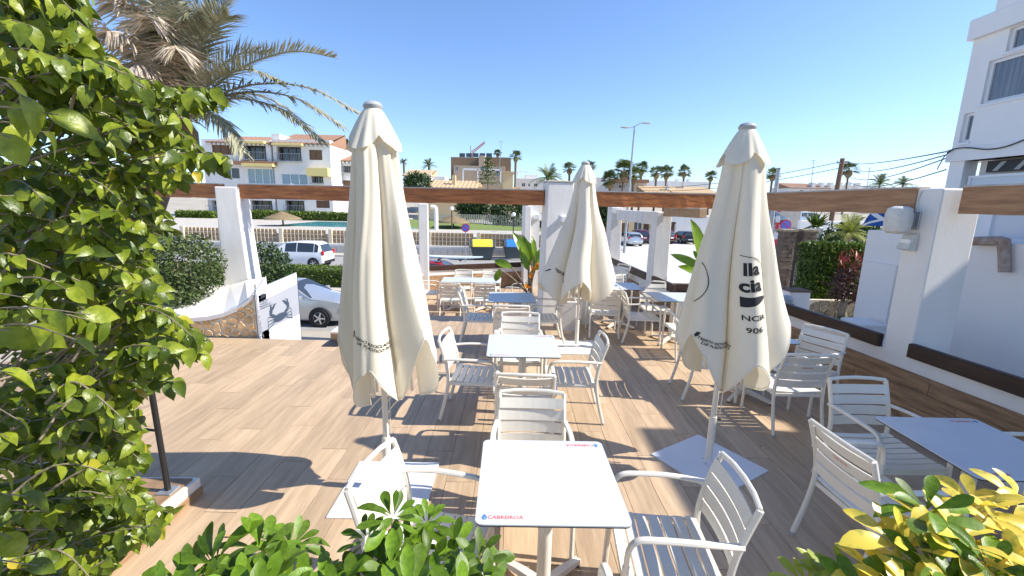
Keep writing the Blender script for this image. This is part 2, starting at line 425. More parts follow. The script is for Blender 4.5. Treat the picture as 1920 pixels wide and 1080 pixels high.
parapet('parapet_wall', 'low white wall with wood-look tiles and dark rail beside the right tables', (4.15 + .09 * 3.0, 1.0, 0), RW, 6.55, 0, .53, [(0, 3.335), (3.66, 6.5)])
parapet('parapet_wall', 'low tiled wall with dark rail between the back terrace and the car park', (2.83, 7.52, 0), math.atan(.063), 4.3, 0, .53, [(0, .97), (1.30, 4.06)])
jw = parapet('parapet_wall', 'short tiled wall returning where the terrace narrows at right', (2.86, 7.66, 0), -math.pi / 2, 1.1, 0, .53, [(.0, 1.0)])
bw_a = Vector((-2.75, 12.35, 0)); bw_b = Vector((1.0, 14.1, 0)); bl = (bw_b - bw_a).length
parapet('parapet_wall', 'low back wall with dark rail in front of the rubbish containers', tuple(bw_b), math.atan2(-(bw_a - bw_b).x, (bw_a - bw_b).y), bl, -.45, .50, [(0, bl)], thick=.3, rail_h=.15)
lw = thing('parapet_wall', 'low tiled wall end beside the entrance, behind the left parasol', 'wall', (-2.55, 6.5, 0))
MB().box(-.26, .0, 0, 6.0, GZ, .12).build('core', M_PLASTER, lw)
for k in range(5):
    o = link('tile', CUNIT, lw); o.location = (.007, .6 + 1.2 * k, -.17); o.scale = (.014, 1.196, .5)
o = link('tile', CUNIT, lw); o.location = (-.13, -.007, -.05); o.scale = (.25, .014, .3)
# ---- columns
def column(label, xa, xb, ya, yb, z0, z1, m=M_PLASTER, flare=(0, 0, 0, 0), cap=None, name='column', rot=8.0):
    t = MB(); fx0, fx1, fy0, fy1 = flare
    n = 6; ring = []
    for i in range(n + 1):
        k = i / n; e = (1 - k) ** 1.6; z = z0 + (z1 - z0) * k
        ring.append([(xa - fx0 * e, ya - fy0 * e, z), (xb + fx1 * e, ya - fy0 * e, z), (xb + fx1 * e, yb + fy1 * e, z), (xa - fx0 * e, yb + fy1 * e, z)])
    cx, cy = (xa + xb) / 2, (ya + yb) / 2; vs = [(p[0] - cx, p[1] - cy, p[2]) for r in ring for p in r]; fs = [(3, 2, 1, 0), tuple(4 * n + i for i in range(4))]
    for i in range(n):
        for k in range(4): fs.append((4 * i + k, 4 * i + (k + 1) % 4, 4 * i + 4 + (k + 1) % 4, 4 * i + 4 + k))
    t.add(vs, fs); o = t.build(name, m, label=label, cat='column'); o.location = (cx, cy, 0); o.rotation_euler = (0, 0, R_(rot))
    bv = o.modifiers.new('b', 'BEVEL'); bv.width = .018; bv.segments = 2; bv.limit_method = 'ANGLE'
    if cap:
        MB().bbox(xa - cx - .012, xb - cx + .012, ya - cy - .012, yb - cy + .012, z1 + .001, z1 + .02, .006).build('cap', cap, o)
    return o
colR = column('thick white column with a wall speaker beside the right tables', 4.125, 4.57, 4.335, 4.64, .2, 2.37, flare=(.0, .02, .0, .0), rot=5.1)
colB = column('white column taller than the beam behind the middle parasol', .54, 1.0, 7.62, 8.05, -.4, 2.52, M_PLASTER2, (.05, .05, 0, .05), cap=M_FLASH)
column('white tapering column rising from the stone planter at left', -5.42, -5.05, 8.0, 8.5, .1, 2.33, M_PLASTER2, (.02, .10, .0, .1))
colA = column('slim white column left of the big central column', .30, .50, 13.3, 13.8, -.5, 2.1, M_PLASTER2)
column('white column seen just right of the left parasol', -2.66, -2.40, 12.2, 12.5, -.5, 2.1, M_PLASTER2)
column('white column with a diagonal crack beside the car park', 2.745, 3.05, 8.5, 8.8, -.6, 2.05, M_PLASTER2, (.0, .05, .0, .05), rot=3.6)
column('farthest white column at the back corner of the terrace', 2.555, 2.85, 11.6, 12.0, -.6, 2.12, M_PLASTER2, (.0, .08, .0, .1), rot=3.6)
# white wall piece with lamp brackets beside column A
wp = MB().box(-.15, .15, 0, .25, -.5, 2.1).build('wall_panel', M_PLASTER2, label='narrow white wall panel with a small lamp bracket between the columns', cat='wall'); wp.location = (.66, 13.52, 0); wp.rotation_euler = (0, 0, R_(8))
def bracket(x, y, z, s, label):
    t = thing('wall_lamp', label, 'lamp', (x, y, z), R_(8))
    MB().bbox(-.5 * s, .5 * s, -1.0 * s, .0, -.45 * s, .45 * s, .01).build('lamp_body', M_FRAMEW, t)
    MB().box(-.6 * s, .6 * s, -.05 * s - .004, .012, -.6 * s, .6 * s).build('back_plate', M_FRAMEW, t)
bracket(.70, 13.55, 1.78, .17, 'small white block lamp on the narrow wall panel')
bracket(.86, 7.635, 1.90, .11, 'small white block lamp on the tall central column')
# white lintel + tan lower beam
MB().box(2.70, 2.92, 8.83, 11.59, 1.80, 2.05).build('lintel', M_PLASTER2, label='white concrete lintel joining the two back columns', cat='beam')
# ---- beams: each timber with a pale flashing strip on top
def beam(label, a, b, wd, z0, z1, m):
    a, b = Vector(a), Vector(b); L = (b - a).length; d = (b - a) / L
    t = thing('wooden_beam', label, 'beam', (a.x, a.y, 0), math.atan2(-d.x, d.y))
    mb = MB(); n = 24; rr = random.Random(int(L * 977)); prof = []
    for i in range(n + 1):
        j = [rr.uniform(-.006, .006) for _ in range(4)]
        y = L * i / n
        prof.append([(-wd / 2 + j[0], y, z0 + j[1]), (wd / 2, y, z0 + j[1]), (wd / 2, y, z1), (-wd / 2 + j[2] * .5, y, z1)])
    vs = [p for r in prof for p in r]; fs = [(0, 1, 2, 3), tuple(4 * n + i for i in (3, 2, 1, 0))]
    for i in range(n):
        for k in range(4): fs.append((4 * i + (k + 1) % 4, 4 * i + k, 4 * i + 4 + k, 4 * i + 4 + (k + 1) % 4))
    mb.add(vs, fs); mb.build('timber', m, t)
    MB().box(-wd / 2 - .006, wd / 2 + .006, .01, L - .01, z1 + .001, z1 + .018).build('flashing', M_FLASH, t)
    return t
M_BEAMX = mat('varnished_beam_long', (.55, .19, .045), .5, (.25, .075, .018), 2.4, (8, 1.1, 10), bump=.3, bscale=8, coat=.12)
beam('long varnished beam between the left and central white columns', (.53, 7.86), (-5.06, 8.22), .16, 2.125, 2.375, M_BEAMX)
beam('varnished beam end running left behind the leafy shrub', (-5.43, 8.26), (-7.6, 8.4), .16, 2.125, 2.375, M_BEAMX)
beam('varnished cross beam right of the middle parasol', (3.78, 7.95), (1.01, 7.83), .16, 2.125, 2.375, M_BEAMX)
beam('pale brown beam from the cross beam to the thick right column', (3.80, 8.1), (4.18, 4.56), .15, 2.12, 2.375, M_BEAM2)
beam('pale brown beam nearest the camera on the right', (4.32, 4.24), (4.62, .6), .15, 2.125, 2.375, M_BEAM2)
beam('tan lower beam under the cross beam by the car park', (3.22, 7.50), (2.93, 8.47), .14, 1.97, 2.12, mat('tan_beam', (.42, .27, .15), .6, (.34, .21, .115), 2.4, (7, 1, 9)))

# ---- planter at left with stone front, white sloping top
pl = thing('stone_planter', 'curved white planter wall faced with ochre crazy-paving stone', 'planter', (0, 0, 0))
prof = [(-4.98, .28), (-4.7, .31), (-4.45, .37), (-4.22, .47), (-4.05, .59), (-3.96, .68)]
front = [(-4.98, GZ)] + prof + [(-3.96, GZ)]
MB().vprism([(-4.98, GZ), (-3.96, GZ)] + list(reversed(prof)), 6.52, 6.8).build('core', M_MORTAR, pl)
for q in stones([(-4.95, 0.0), (-3.975, 0.0)] + [(x - .012, z - .03) for x, z in reversed(prof)], .135, .026, 5):
    cx = sum(p[0] for p in q) / len(q); cz = sum(p[1] for p in q) / len(q)
    th = random.uniform(.012, .026); n = len(q); vs = []; fs = []
    for sc, y in ((1, 6.52), (1, 6.52 - th * .6), (.86, 6.52 - th)):
        vs += [((x - cx) * sc, y, (z - cz) * sc) for x, z in q]
    fs = [tuple(range(2 * n, 3 * n))]
    for L_ in (0, n): fs += [(L_ + i, L_ + (i + 1) % n, L_ + n + (i + 1) % n, L_ + n + i) for i in range(n)]
    o = MB().add(vs, fs).build('stone', M_STONE, pl); o.location = (cx, 0, cz)
# right-hand return of the wall (stone on the gate side)
MB().box(-3.955, -3.90, 6.53, 6.74, GZ, .66).build('return', M_STONE2, pl)
sw = MB(); vs = []
back = [(-6.4, 7.4, .34), (-5.9, 7.7, .40), (-5.55, 7.9, .46), (-5.3, 8.0, .52), (-5.0, 8.0, .62), (-4.6, 8.0, .70)]
fr = [(x, 6.50, z + .012) for x, z in prof]; fr2 = [(x, 6.50, z - .05) for x, z in prof]
for i in range(len(prof)): vs += [fr2[i], fr[i], back[i]]
fs = []
for i in range(len(prof) - 1): fs += [(3 * i, 3 * i + 3, 3 * i + 4, 3 * i + 1), (3 * i + 1, 3 * i + 4, 3 * i + 5, 3 * i + 2)]
sw.add(vs, fs).build('coping', M_PLASTER, pl)
MB().add([(-3.94, 6.505, .69), (-4.6, 8.0, .72), (-4.6, 8.0, GZ), (-3.94, 6.505, GZ)], [(0, 1, 2, 3)]).build('side_wall', M_PLASTER, pl)
bk = thing('garden_wall', 'wood-tiled low wall left of the stone planter behind leaves', 'wall', (-6.6, 6.52, 0))
MB().box(0, 1.6, .015, .3, GZ, .24).build('core', M_PLASTER, bk)
for k in range(2):
    o = link('tile', CUNIT, bk); o.location = (.4 + .8 * k, .007, .10); o.scale = (.796, .014, .24)

# ---- curb with black post at left
cb = thing('kerb_wall', 'low white kerb with a wood-tiled top at the foot of the shrub', 'kerb', (0, 0, 0))
MB().prism([(-2.30, 1.3), (-2.235, 2.83), (-3.3, 2.80), (-3.3, 1.3)], 0, .128).build('core', M_PLASTER, cb)
MB().prism([(-2.345, 1.3), (-2.265, 2.80), (-3.3, 2.77), (-3.3, 1.3)], .1285, .142).build('top_tile', M_CLAD, cb)
MB().prism([(-2.282, 1.3), (-2.222, 2.83), (-2.2345, 2.83), (-2.2945, 1.3)], 0, .06).build('skirting', M_CLAD, cb)
pw = thing('garden_wall', 'white sloping plaster wall low at the left edge behind the shrub', 'wall', (0, 0, 0))
MB().prism([(-2.42, 1.0), (-2.40, 2.42), (-2.54, 2.42), (-2.56, 1.0)], 0, .36).build('core', M_PLASTER, pw)
pt = thing('railing_post', 'black metal railing post standing on the white kerb', 'post', (-2.325, 2.655, .142))
MB().tube([(0, 0, 0), (-.02, .0, .86)], .018, 10).build('pole', M_BLACK, pt, True)
MB().bbox(-.05, .05, -.05, .05, 0, .012, .003).build('base_plate', M_STEEL, pt)
MB().tube([(-.02, 0, .82), (-1.3, .1, .86)], .012, 8).build('rail', M_BLACK, pt, True)
MB().tube([(-.012, 0, .45), (-1.3, .1, .49)], .009, 8).build('lower_rail', M_BLACK, pt, True)
# dark mat by the entrance
MB().bbox(-2.80, -2.56, 6.14, 6.42, .0015, .012, .003).build('door_mat', M_BLACK, label='small dark mat on the deck beside the entrance', cat='mat')

# ================================================================== furniture
def tmesh(txt, size, m, bold=0.0, name='lettering'):
    V, F = text_mesh(txt, size, bold); mb = MB(); mb.add(V, F); return mb.mesh(name, m)
def slat_mesh(wd, hh, th, sag, axis):
    """slat along x; axis 'y': lies flat (seat), axis 'z': stands (back). sag bends the middle"""
    mb = MB(); n = 8; vs = []
    for i in range(n + 1):
        x = -wd / 2 + wd * i / n; s = sag * (1 - (2 * i / n - 1) ** 2); b = .003
        if axis == 'y': sec = [(x, -hh / 2, -th - s), (x, hh / 2, -th - s), (x, hh / 2, -b - s), (x, hh / 2 - b, -s), (x, -hh / 2 + b, -s), (x, -hh / 2, -b - s)]
        else: sec = [(x, -th / 2 - s, -hh / 2 + b), (x, -th / 2 - s, hh / 2 - b), (x, -th / 2 + b - s, hh / 2), (x, th / 2 - s, hh / 2), (x, th / 2 - s, -hh / 2), (x, -th / 2 + b - s, -hh / 2)]
        vs += sec
    fs = [tuple(range(6)), tuple(n * 6 + k for k in reversed(range(6)))]
    for i in range(n):
        for k in range(6): fs.append((6 * i + (k + 1) % 6, 6 * i + k, 6 * i + 6 + k, 6 * i + 6 + (k + 1) % 6))
    return mb.add(vs, fs).mesh('slat', M_ALU)
def bez(pts, n=5):
    """round a polyline with Catmull-Rom"""
    P = [Vector(p) for p in pts]; out = []
    for i in range(len(P) - 1):
        p0, p1, p2, p3 = P[max(i - 1, 0)], P[i], P[i + 1], P[min(i + 2, len(P) - 1)]
        for k in range(n):
            t = k / n
            out.append(.5 * ((2 * p1) + (p2 - p0) * t + (2 * p0 - 5 * p1 + 4 * p2 - p3) * t * t + (3 * p1 - p0 - 3 * p2 + p3) * t ** 3))
    out.append(P[-1]); return out
def make_chair():
    t = thing('armchair', 'x', 'chair', group='slatted aluminium armchairs on the terrace')
    for s in (-1, 1):
        MB().tube(bez([(s * .235, -.315, 0), (s * .232, -.25, .25), (s * .230, -.225, .43), (s * .228, -.245, .60), (s * .226, -.315, .825)], 4), .0145, 8, (1.0, 1.2)).build('rear_leg', M_ALU, t, True)
        MB().tube([(s * .250, .262, 0), (s * .25, .252, .30), (s * .25, .245, .50)], .0145, 8, (1.0, 1.2)).build('front_leg', M_ALU, t, True)
        MB().tube(bez([(s * .25, .245, .50), (s * .25, .238, .585), (s * .25, .20, .637), (s * .252, .10, .650), (s * .252, -.08, .652), (s * .236, -.262, .640)], 5), .0155, 8, (1.15, .85)).build('armrest', M_ALU, t, True)
        MB().bbox(s * .227 - .011, s * .227 + .011, -.215, .245, .385, .412, .004).build('seat_rail', M_ALU, t)
    MB().tube([(-.226, -.315, .825), (-.12, -.333, .832), (0, -.339, .834), (.12, -.333, .832), (.226, -.315, .825)], .0125, 8, (1, 1.2)).build('top_rail', M_ALU, t, True)
    MB().bbox(-.24, .24, .228, .25, .37, .405, .004).build('front_rail', M_ALU, t)
    MB().bbox(-.22, .22, -.225, -.205, .375, .405, .004).build('back_rail', M_ALU, t)
    for k in range(7):
        y = -.185 + k * .0685
        o = link('seat_slat', SEATSLAT, t); o.location = (0, y, .430 - .012 * math.sin(math.pi * (k + .3) / 7)); 
    for k in range(4):
        z = .515 + k * .083; y = -.2335 - .055 * max(0, (z - .43) / .40) ** 1.5
        o = link('back_slat', BACKSLAT, t); o.location = (0, y, z); o.rotation_euler = (math.atan(.02 + .36 * (k / 3.5) ** .8), 0, 0)
    lg = link('logo', CHAIRLOGO, t); lg.location = (0, -.292, .690); lg.rotation_euler = (math.pi / 2 + .25, 0, 0)
    for s in (-1, 1):
        for y in (-.315, .262):
            o = link('foot_cap', FOOT, t); o.location = (s * (.235 if y < 0 else .25), y, 0)
    return t
SEATSLAT = slat_mesh(.452, .059, .012, .008, 'y'); BACKSLAT = slat_mesh(.446, .0705, .010, .022, 'z')
CHAIRLOGO = tmesh('Cabreiroá', .026, M_RED); FOOT = MB().lathe([(.017, 0), (.018, .018), (.0165, .022)], 8).mesh('foot_cap', M_GREYP)
chair0 = make_chair(); chair_used = [False]
def chair(x, y, face, label, z=0):
    """face: compass heading in degrees the sitter looks to, 0 = +Y, 90 = +X"""
    rz = -R_(face + (abs(x * 37.7 + y * 91.3) % 5.0) - 2.5)
    if not chair_used[0]:
        chair_used[0] = True; chair0.location = (x, y, z); chair0.rotation_euler = (0, 0, rz); chair0['label'] = label; return chair0
    return dup(chair0, (x, y, z), rz, label)
LOGO_T = tmesh('CABREIROÁ', .030, M_RED, .0004)
_dv = [(0, .022), (.008, .010), (.012, .0), (.011, -.008), (.006, -.014), (0, -.016), (-.006, -.014), (-.011, -.008), (-.012, 0), (-.008, .010)]
DROP = MB().add([(x, y, 0) for x, y in _dv] + [(.2 * x + .002, .3 * y - .004, .0) for x, y in _dv], [(i, (i + 1) % 10, 10 + (i + 1) % 10, 10 + i) for i in range(10)]).mesh('drop_emblem', M_BLUEP)
def rrect(w_, d_, r, n=5):
    out = []
    for cx, cy, a0 in ((w_ / 2 - r, d_ / 2 - r, 0), (-w_ / 2 + r, d_ / 2 - r, 90), (-w_ / 2 + r, -d_ / 2 + r, 180), (w_ / 2 - r, -d_ / 2 + r, 270)):
        for k in range(n + 1):
            a = R_(a0 + 90 * k / n); out.append((cx + r * math.cos(a), cy + r * math.sin(a)))
    return out
def table(x, y, label, rz=0, z=0, w_=.70, d_=.70, logos=True, base_rz=45):
    t = thing('bistro_table', label, 'table', (x, y, z), R_(rz), 'white square bistro tables')
    MB().prism(rrect(w_ - .003, d_ - .003, .033), .728, .7355).build('core_edge', M_EDGE, t)
    MB().prism(rrect(w_, d_, .034), .7355, .741).build('table_top', M_TOP, t)
    MB().box(-.16, .16, -.16, .16, .712, .7278).build('top_bracket', M_STEEL, t)
    MB().lathe([(.038, .05), (.038, .711)], 18).build('column', M_ALU, t, True)
    MB().lathe([(.052, .035), (.056, .05), (.056, .10), (.045, .115)], 18).build('hub', M_ALU, t, True)
    for k in range(4):
        a = R_(base_rz + 90 * k); u = Vector((math.cos(a), math.sin(a), 0)); v = Vector((-u.y, u.x, 0)); vs = []
        for r_, h0, h1, wd in ((.045, .05, .098, .024), (.18, .038, .078, .022), (.33, .016, .042, .019)):
            for sx, hh in ((-1, h0), (1, h0), (1, h1), (-1, h1)): vs.append(u * r_ + v * (sx * wd) + Vector((0, 0, hh)))
        fs = [(0, 1, 2, 3), (11, 10, 9, 8)]
        for i in (0, 4):
            for q in range(4): fs.append((i + (q + 1) % 4, i + q, i + 4 + q, i + 4 + (q + 1) % 4))
        b = MB().add(vs, fs).build('base_arm', M_ALU, t)
        p = u * .315; MB().lathe([(.017, 0), (.019, .012), (.012, .018)], 10, (p.x, p.y, 0)).build('levelling_foot', M_BLACK, b)
    if logos:
        for s in (1, -1):
            o = link('lettering', LOGO_T, t); o.location = (s * (-w_ / 2 + .135), s * (-d_ / 2 + .045), .7417); o.rotation_euler = (0, 0, 0 if s > 0 else math.pi)
            o = link('drop_emblem', DROP, t); o.location = (s * (-w_ / 2 + .040), s * (-d_ / 2 + .045), .7417); o.rotation_euler = (0, 0, 0 if s > 0 else math.pi)
    return t
table(.205, 2.03, 'nearest white square table at the bottom centre of the photo', .6)
chair(-.38, 1.93, 102, 'armchair at the left of the nearest table, partly behind green leaves')
chair(.15, 2.55, 180, 'armchair facing the camera across the nearest table')
chair(.82, 1.95, 274, 'armchair at the right of the nearest table with sun on its seat')
chair(.17, 1.37, 0, 'armchair cut off at the bottom edge in front of the nearest table')
table(.12, 4.18, 'white table in the middle row between the left and middle parasols', 1)
chair(-.36, 4.2, 92, 'armchair at the left of the middle table, beside the left parasol')
chair(.62, 4.22, 270, 'armchair at the right of the middle table, beside a white base plate')
chair(.13, 3.5, 0, 'shaded armchair seen from behind at the near side of the middle table')
chair(.10, 4.82, 180, 'armchair facing the camera behind the middle table')
table(0.0, 6.48, 'white table in the third row, left of the middle parasol', 2, logos=False)
chair(-.47, 6.5, 92, 'armchair at the left of the third-row table')
chair(.50, 6.55, 268, 'armchair at the right of the third-row table under the middle parasol')
chair(.0, 5.83, 0, 'armchair seen from behind at the near side of the third-row table')
table(-1.36, 10.5, 'left half of the pair of white tables on the lower back terrace', 2, -.45, logos=False)
table(-.655, 10.52, 'right half of the pair of white tables on the lower back terrace', 2, -.45, logos=False)
chair(-1.38, 9.82, 0, 'left armchair seen from behind at the paired back tables', -.45)
chair(-.62, 9.84, 0, 'right armchair seen from behind at the paired back tables', -.45)
chair(-1.30, 11.2, 180, 'left armchair on the far side of the paired back tables', -.45)
chair(-.56, 11.22, 180, 'right armchair on the far side of the paired back tables', -.45)
chair(-2.05, 10.5, 90, 'armchair at the left end of the paired back tables', -.45)
chair(.14, 10.35, 292, 'armchair at the right end of the paired back tables, by the leafy pot', -.45)
table(2.86, 2.44, 'shaded white table at the right edge of the photo', 0)
chair(2.235, 2.34, 86, 'large shaded armchair seen from behind, left of the right-edge table')
chair(2.75, 2.93, 180, 'shaded armchair facing the camera behind the right-edge table')
chair(3.47, 2.50, 268, 'armchair at the far right of the right-edge table by the wall')
table(2.70, 4.74, 'shaded white table mostly hidden by the right parasol', 8, base_rz=30, logos=False)
chair(2.76, 4.13, 2, 'armchair seen from behind, right of the right parasol canopy')
chair(3.24, 4.56, 242, 'armchair by the dark rail right of the right parasol')
chair(2.26, 4.78, 94, 'armchair behind the right parasol pole, at the table left side')
table(2.58, 6.78, 'white table half in sun left of the right parasol, by the car park rail', 2, logos=False)
chair(2.08, 6.80, 92, 'armchair turned right at the half-sunlit table, fully in view')
chair(2.50, 7.32, 180, 'armchair by the rail facing the camera behind the half-sunlit table')
chair(2.55, 6.10, 0, 'armchair seen from behind at the half-sunlit table, beside the right parasol')
table(1.93, 7.65, 'sunlit white table right behind the middle parasol', 2, logos=False)
chair(1.54, 7.12, 4, 'armchair in front of the sunlit table behind the middle parasol')
chair(1.98, 8.22, 180, 'armchair on the far side of the sunlit table behind the middle parasol')
chair(1.56, 8.45, 120, 'armchair just right of the white planter boxes')
chair(2.25, 9.7, 250, 'farthest armchair by the rail between the two back columns')

# ---- parasols
def parasol(x, y, label, seed, rib0, plate_rz, plate=.66, tilt=(0, 0), texts=(), wide=1.0, off=(0, 0), flat=None):
    t = thing('closed_parasol', label, 'parasol', (x, y, 0), 0, 'closed cream parasols')
    r = random.Random(seed); NP = 5; NU = 32; NV = 44; TOP = 2.66
    flare = [r.uniform(.90, 1.12) for _ in range(NP)]; curl = [r.uniform(-.35, .35) for _ in range(NP)]
    tip = [r.uniform(.70, .84) for _ in range(NP)]; mid = [r.uniform(1.02, 1.28) for _ in range(NP)]
    ph = [r.uniform(0, 6.28) for _ in range(8)]
    crs = [(2 * math.pi * (k + r.uniform(-.35, .35)) / 11, r.uniform(.07, .13), r.uniform(.010, .030), r.uniform(-.25, .25)) for k in range(11)]
    if flat: crs = [c_ for c_ in crs if not (flat[0] < ((c_[0] + rib0 - flat[0]) % (2 * math.pi)) + flat[0] < flat[1])]
    pk = [r.uniform(.32, .68) for _ in range(NP)]
    def tri(u, p):
        q = u / pk[p] if u < pk[p] else (1 - u) / (1 - pk[p]); return (q * q * (3 - 2 * q)) * .35 + q * .65
    def hemz(th):
        q = ((th - rib0) / (2 * math.pi)) % 1.0 * NP; p = int(q) % NP; u = q - int(q); s = math.sin(math.pi * u)
        zh = tip[p] * (1 - u) + tip[(p + 1) % NP] * u; return zh + (mid[p] - zh) * tri(u, p)
    def S(th, v):
        q = ((th - rib0) / (2 * math.pi)) % 1.0 * NP; p = int(q) % NP; u = q - int(q)
        s = math.sin(math.pi * u); prof = s ** .42
        zh = tip[p] * (1 - u) + tip[(p + 1) % NP] * u
        zh = zh + (mid[p] - zh) * tri(u, p)
        rr = .042 + .080 * min(1, v / .12) ** .9 + .075 * v                         # rib line
        wing = .045 + .098 * min(1, v / .12) ** .9 + .225 * v ** 1.3 * flare[p] * wide
        k = min(1, .25 + v * 1.4)
        rq = rr * (1 - .10 * v); R0 = rq + (wing - rq) * prof * k
        calm = .25 if flat and flat[0] < ((th - flat[0]) % (2 * math.pi)) + flat[0] < flat[1] else 1.0
        R0 += calm * min(1, v * 6) * ((.009 + .006 * v) * math.sin(4 * th + ph[0] + 1.1 * math.sin(th + ph[7])) + .008 * math.sin(9 * th + ph[1] - 1.6 * v + 1.5 * math.sin(2 * th)) + .004 * math.sin(17 * th + ph[3] + 2 * v))
        for ca, cw, cd_, wander in crs:
            dd = (th - rib0 - ca - wander * (v - .5) + math.pi) % (2 * math.pi) - math.pi
            if abs(dd) < .5: R0 -= cd_ * min(1, v * 7) * (.55 + .6 * v) * math.exp(-abs(dd) / cw)
        a = th + curl[p] * v * v * s * .8 + .05 * math.sin(3 * v * 3 + ph[3])
        z = TOP + (zh - TOP) * v + .012 * v * math.sin(9 * th + ph[4])
        return Vector((R0 * math.cos(a) + off[0] * v * v, R0 * math.sin(a) + off[1] * v * v, z))
    N = NP * NU; V = []; F = []
    for j in range(NV + 1):
        for i in range(N): V.append(S(2 * math.pi * i / N + rib0, j / NV))
    for j in range(NV):
        for i in range(N): F.append((j * N + i, (j + 1) * N + i, (j + 1) * N + (i + 1) % N, j * N + (i + 1) % N))
    cano = MB().add(V, F).build('canopy', M_CLOTH, t, True)
    # hem seam
    hem = [S(2 * math.pi * i / N + rib0, .992) for i in range(N)]; hem.append(hem[0])
    MB().tube([p * 1.0 for p in hem], .0028, 5, caps=False).build('hem_seam', M_CLOTH, cano)
    # vent flap
    V = []; F = []; n2 = 64
    for j in range(9):
        v = j / 8
        for i in range(n2):
            th = 2 * math.pi * i / n2; c4 = abs(math.cos(2 * th + ph[5])) ** .7
            R0 = .05 + .092 * v ** .8 + (.040 * v * c4) + .008 * v * math.sin(13 * th + ph[6])
            z = 2.702 - (.165 + .10 * (c4)) * v + .0
            V.append((R0 * math.cos(th), R0 * math.sin(th), z))
    for j in range(8):
        for i in range(n2): F.append((j * n2 + i, (j + 1) * n2 + i, (j + 1) * n2 + (i + 1) % n2, j * n2 + (i + 1) % n2))
    MB().add(V, F).build('vent_flap', M_CLOTH, t, True)
    MB().lathe([(.052, 2.695), (.060, 2.705), (.062, 2.72), (.048, 2.738), (.02, 2.748), (.004, 2.75)], 20).build('finial_cap', M_GREYP, t, True)
    MB().lathe([(.021, .40), (.021, 2.69)], 16).build('pole', M_ALU, t, True)
    MB().lathe([(.030, .008), (.030, .42), (.027, .43)], 16).build('base_tube', M_ALU, t, True)
    MB().tube([(.028, 0, .40), (.062, 0, .40)], .006, 8).build('clamp_knob', M_BLACK, t)
    MB().tube([(.036, -.02, 1.15), (.045, -.024, .8), (.040, -.02, .46)], .0035, 6).build('crank_cord', M_WPLAS, t)
    for k in range(NP):
        th = rib0 + 2 * math.pi * k / NP; a = S(th, .25); b = S(th, .985)
        f_ = .80; MB().tube([(a.x * f_, a.y * f_, a.z), (b.x * f_, b.y * f_, b.z + .012)], .011, 6, (1, .7)).build('rib', M_ALU, t)
    p = MB(); h = plate / 2; p.bbox(-h, h, -h, h, .0015, .012, .003); p2 = MB()
    b = p.build('base_plate', M_PLATE, t); b.rotation_euler = (0, 0, R_(plate_rz))
    MB().lathe([(.062, .0095), (.062, .016), (.034, .022), (.032, .05)], 20).build('socket_flange', M_PLATE, t, True)
    for k in range(4):
        a_ = math.pi / 4 + k * math.pi / 2; MB().lathe([(.007, .0161), (.007, .022)], 6, (.05 * math.cos(a_), .05 * math.sin(a_), 0)).build('bolt', M_STEEL, t)
    for txt, ang, z, size, bold, m, slant in texts:
        tv, tf = (txt if isinstance(txt, tuple) else text_mesh(txt, size, bold))
        out = []
        r0 = .27 if flat else .30
        for (ax, bz, _) in tv:
            aa = ang + (ax * math.cos(slant) - bz * math.sin(slant)) / r0; vv = min(.985, (TOP - z - (bz * math.cos(slant) + ax * math.sin(slant))) / (TOP - hemz(aa)))
            q = S(aa, vv); e = .012; qa = S(aa + e, vv) - S(aa - e, vv); qb = S(aa, min(.995, vv + e)) - S(aa, vv - e)
            nrm = qa.cross(-qb).normalized()
            if nrm.dot(Vector((q.x, q.y, 0))) < 0: nrm = -nrm
            out.append(q + nrm * .0045)
        MB().add(out, tf).build('printed_lettering', m, cano)
    t.rotation_euler = (tilt[0], tilt[1], 0)
    return t
def oval(a0, a1, rx, rz, th, n=40):
    V = []; F = []
    for i in range(n + 1):
        a = a0 + (a1 - a0) * i / n
        for s in (1 - th / rx, 1.0): V.append((rx * s * math.cos(a), rz * s * math.sin(a), 0))
    F = [(2 * i, 2 * i + 1, 2 * i + 3, 2 * i + 2) for i in range(n)]; return V, F
def belly(rx, rz, n=24):
    V = []; F = []
    for i in range(n + 1):
        xx = .12 * rx + (.70 * rx) * i / n; zb = -rz * math.sqrt(max(0, 1 - (xx / rx) ** 2)); V += [(xx, min(zb, -.60 * rz), 0), (xx, -.60 * rz, 0)]
    return V, [(2 * i, 2 * i + 2, 2 * i + 3, 2 * i + 1) for i in range(n)]
def tick():
    return [(-.008, .02, 0), (.010, .026, 0), (.008, -.006, 0), (.0, -.026, 0), (-.010, -.022, 0)], [(0, 1, 2, 3, 4)]
faceR = math.atan2(-3.36, -1.70); faceL = math.atan2(-2.93, .90); faceM = math.atan2(-6.35, -1.0)
recyc = lambda a, z, s=-.28: [('TEJIDO RECICLADO', a, z, .024, .0006, M_PRINT, s), ('DE PLÁSTICO PET', a + .03, z - .030, .024, .0006, M_PRINT, s), (tick(), a - .40, z + .045, 1, 0, M_PRINT, s)]
parasol(-.90, 2.93, 'closed cream parasol at left with small recycled-fabric print', 4, faceL + .12, 0, wide=1.05, off=(.07, 0), tilt=(.0, -.004), texts=recyc(faceL - .28, 1.24))
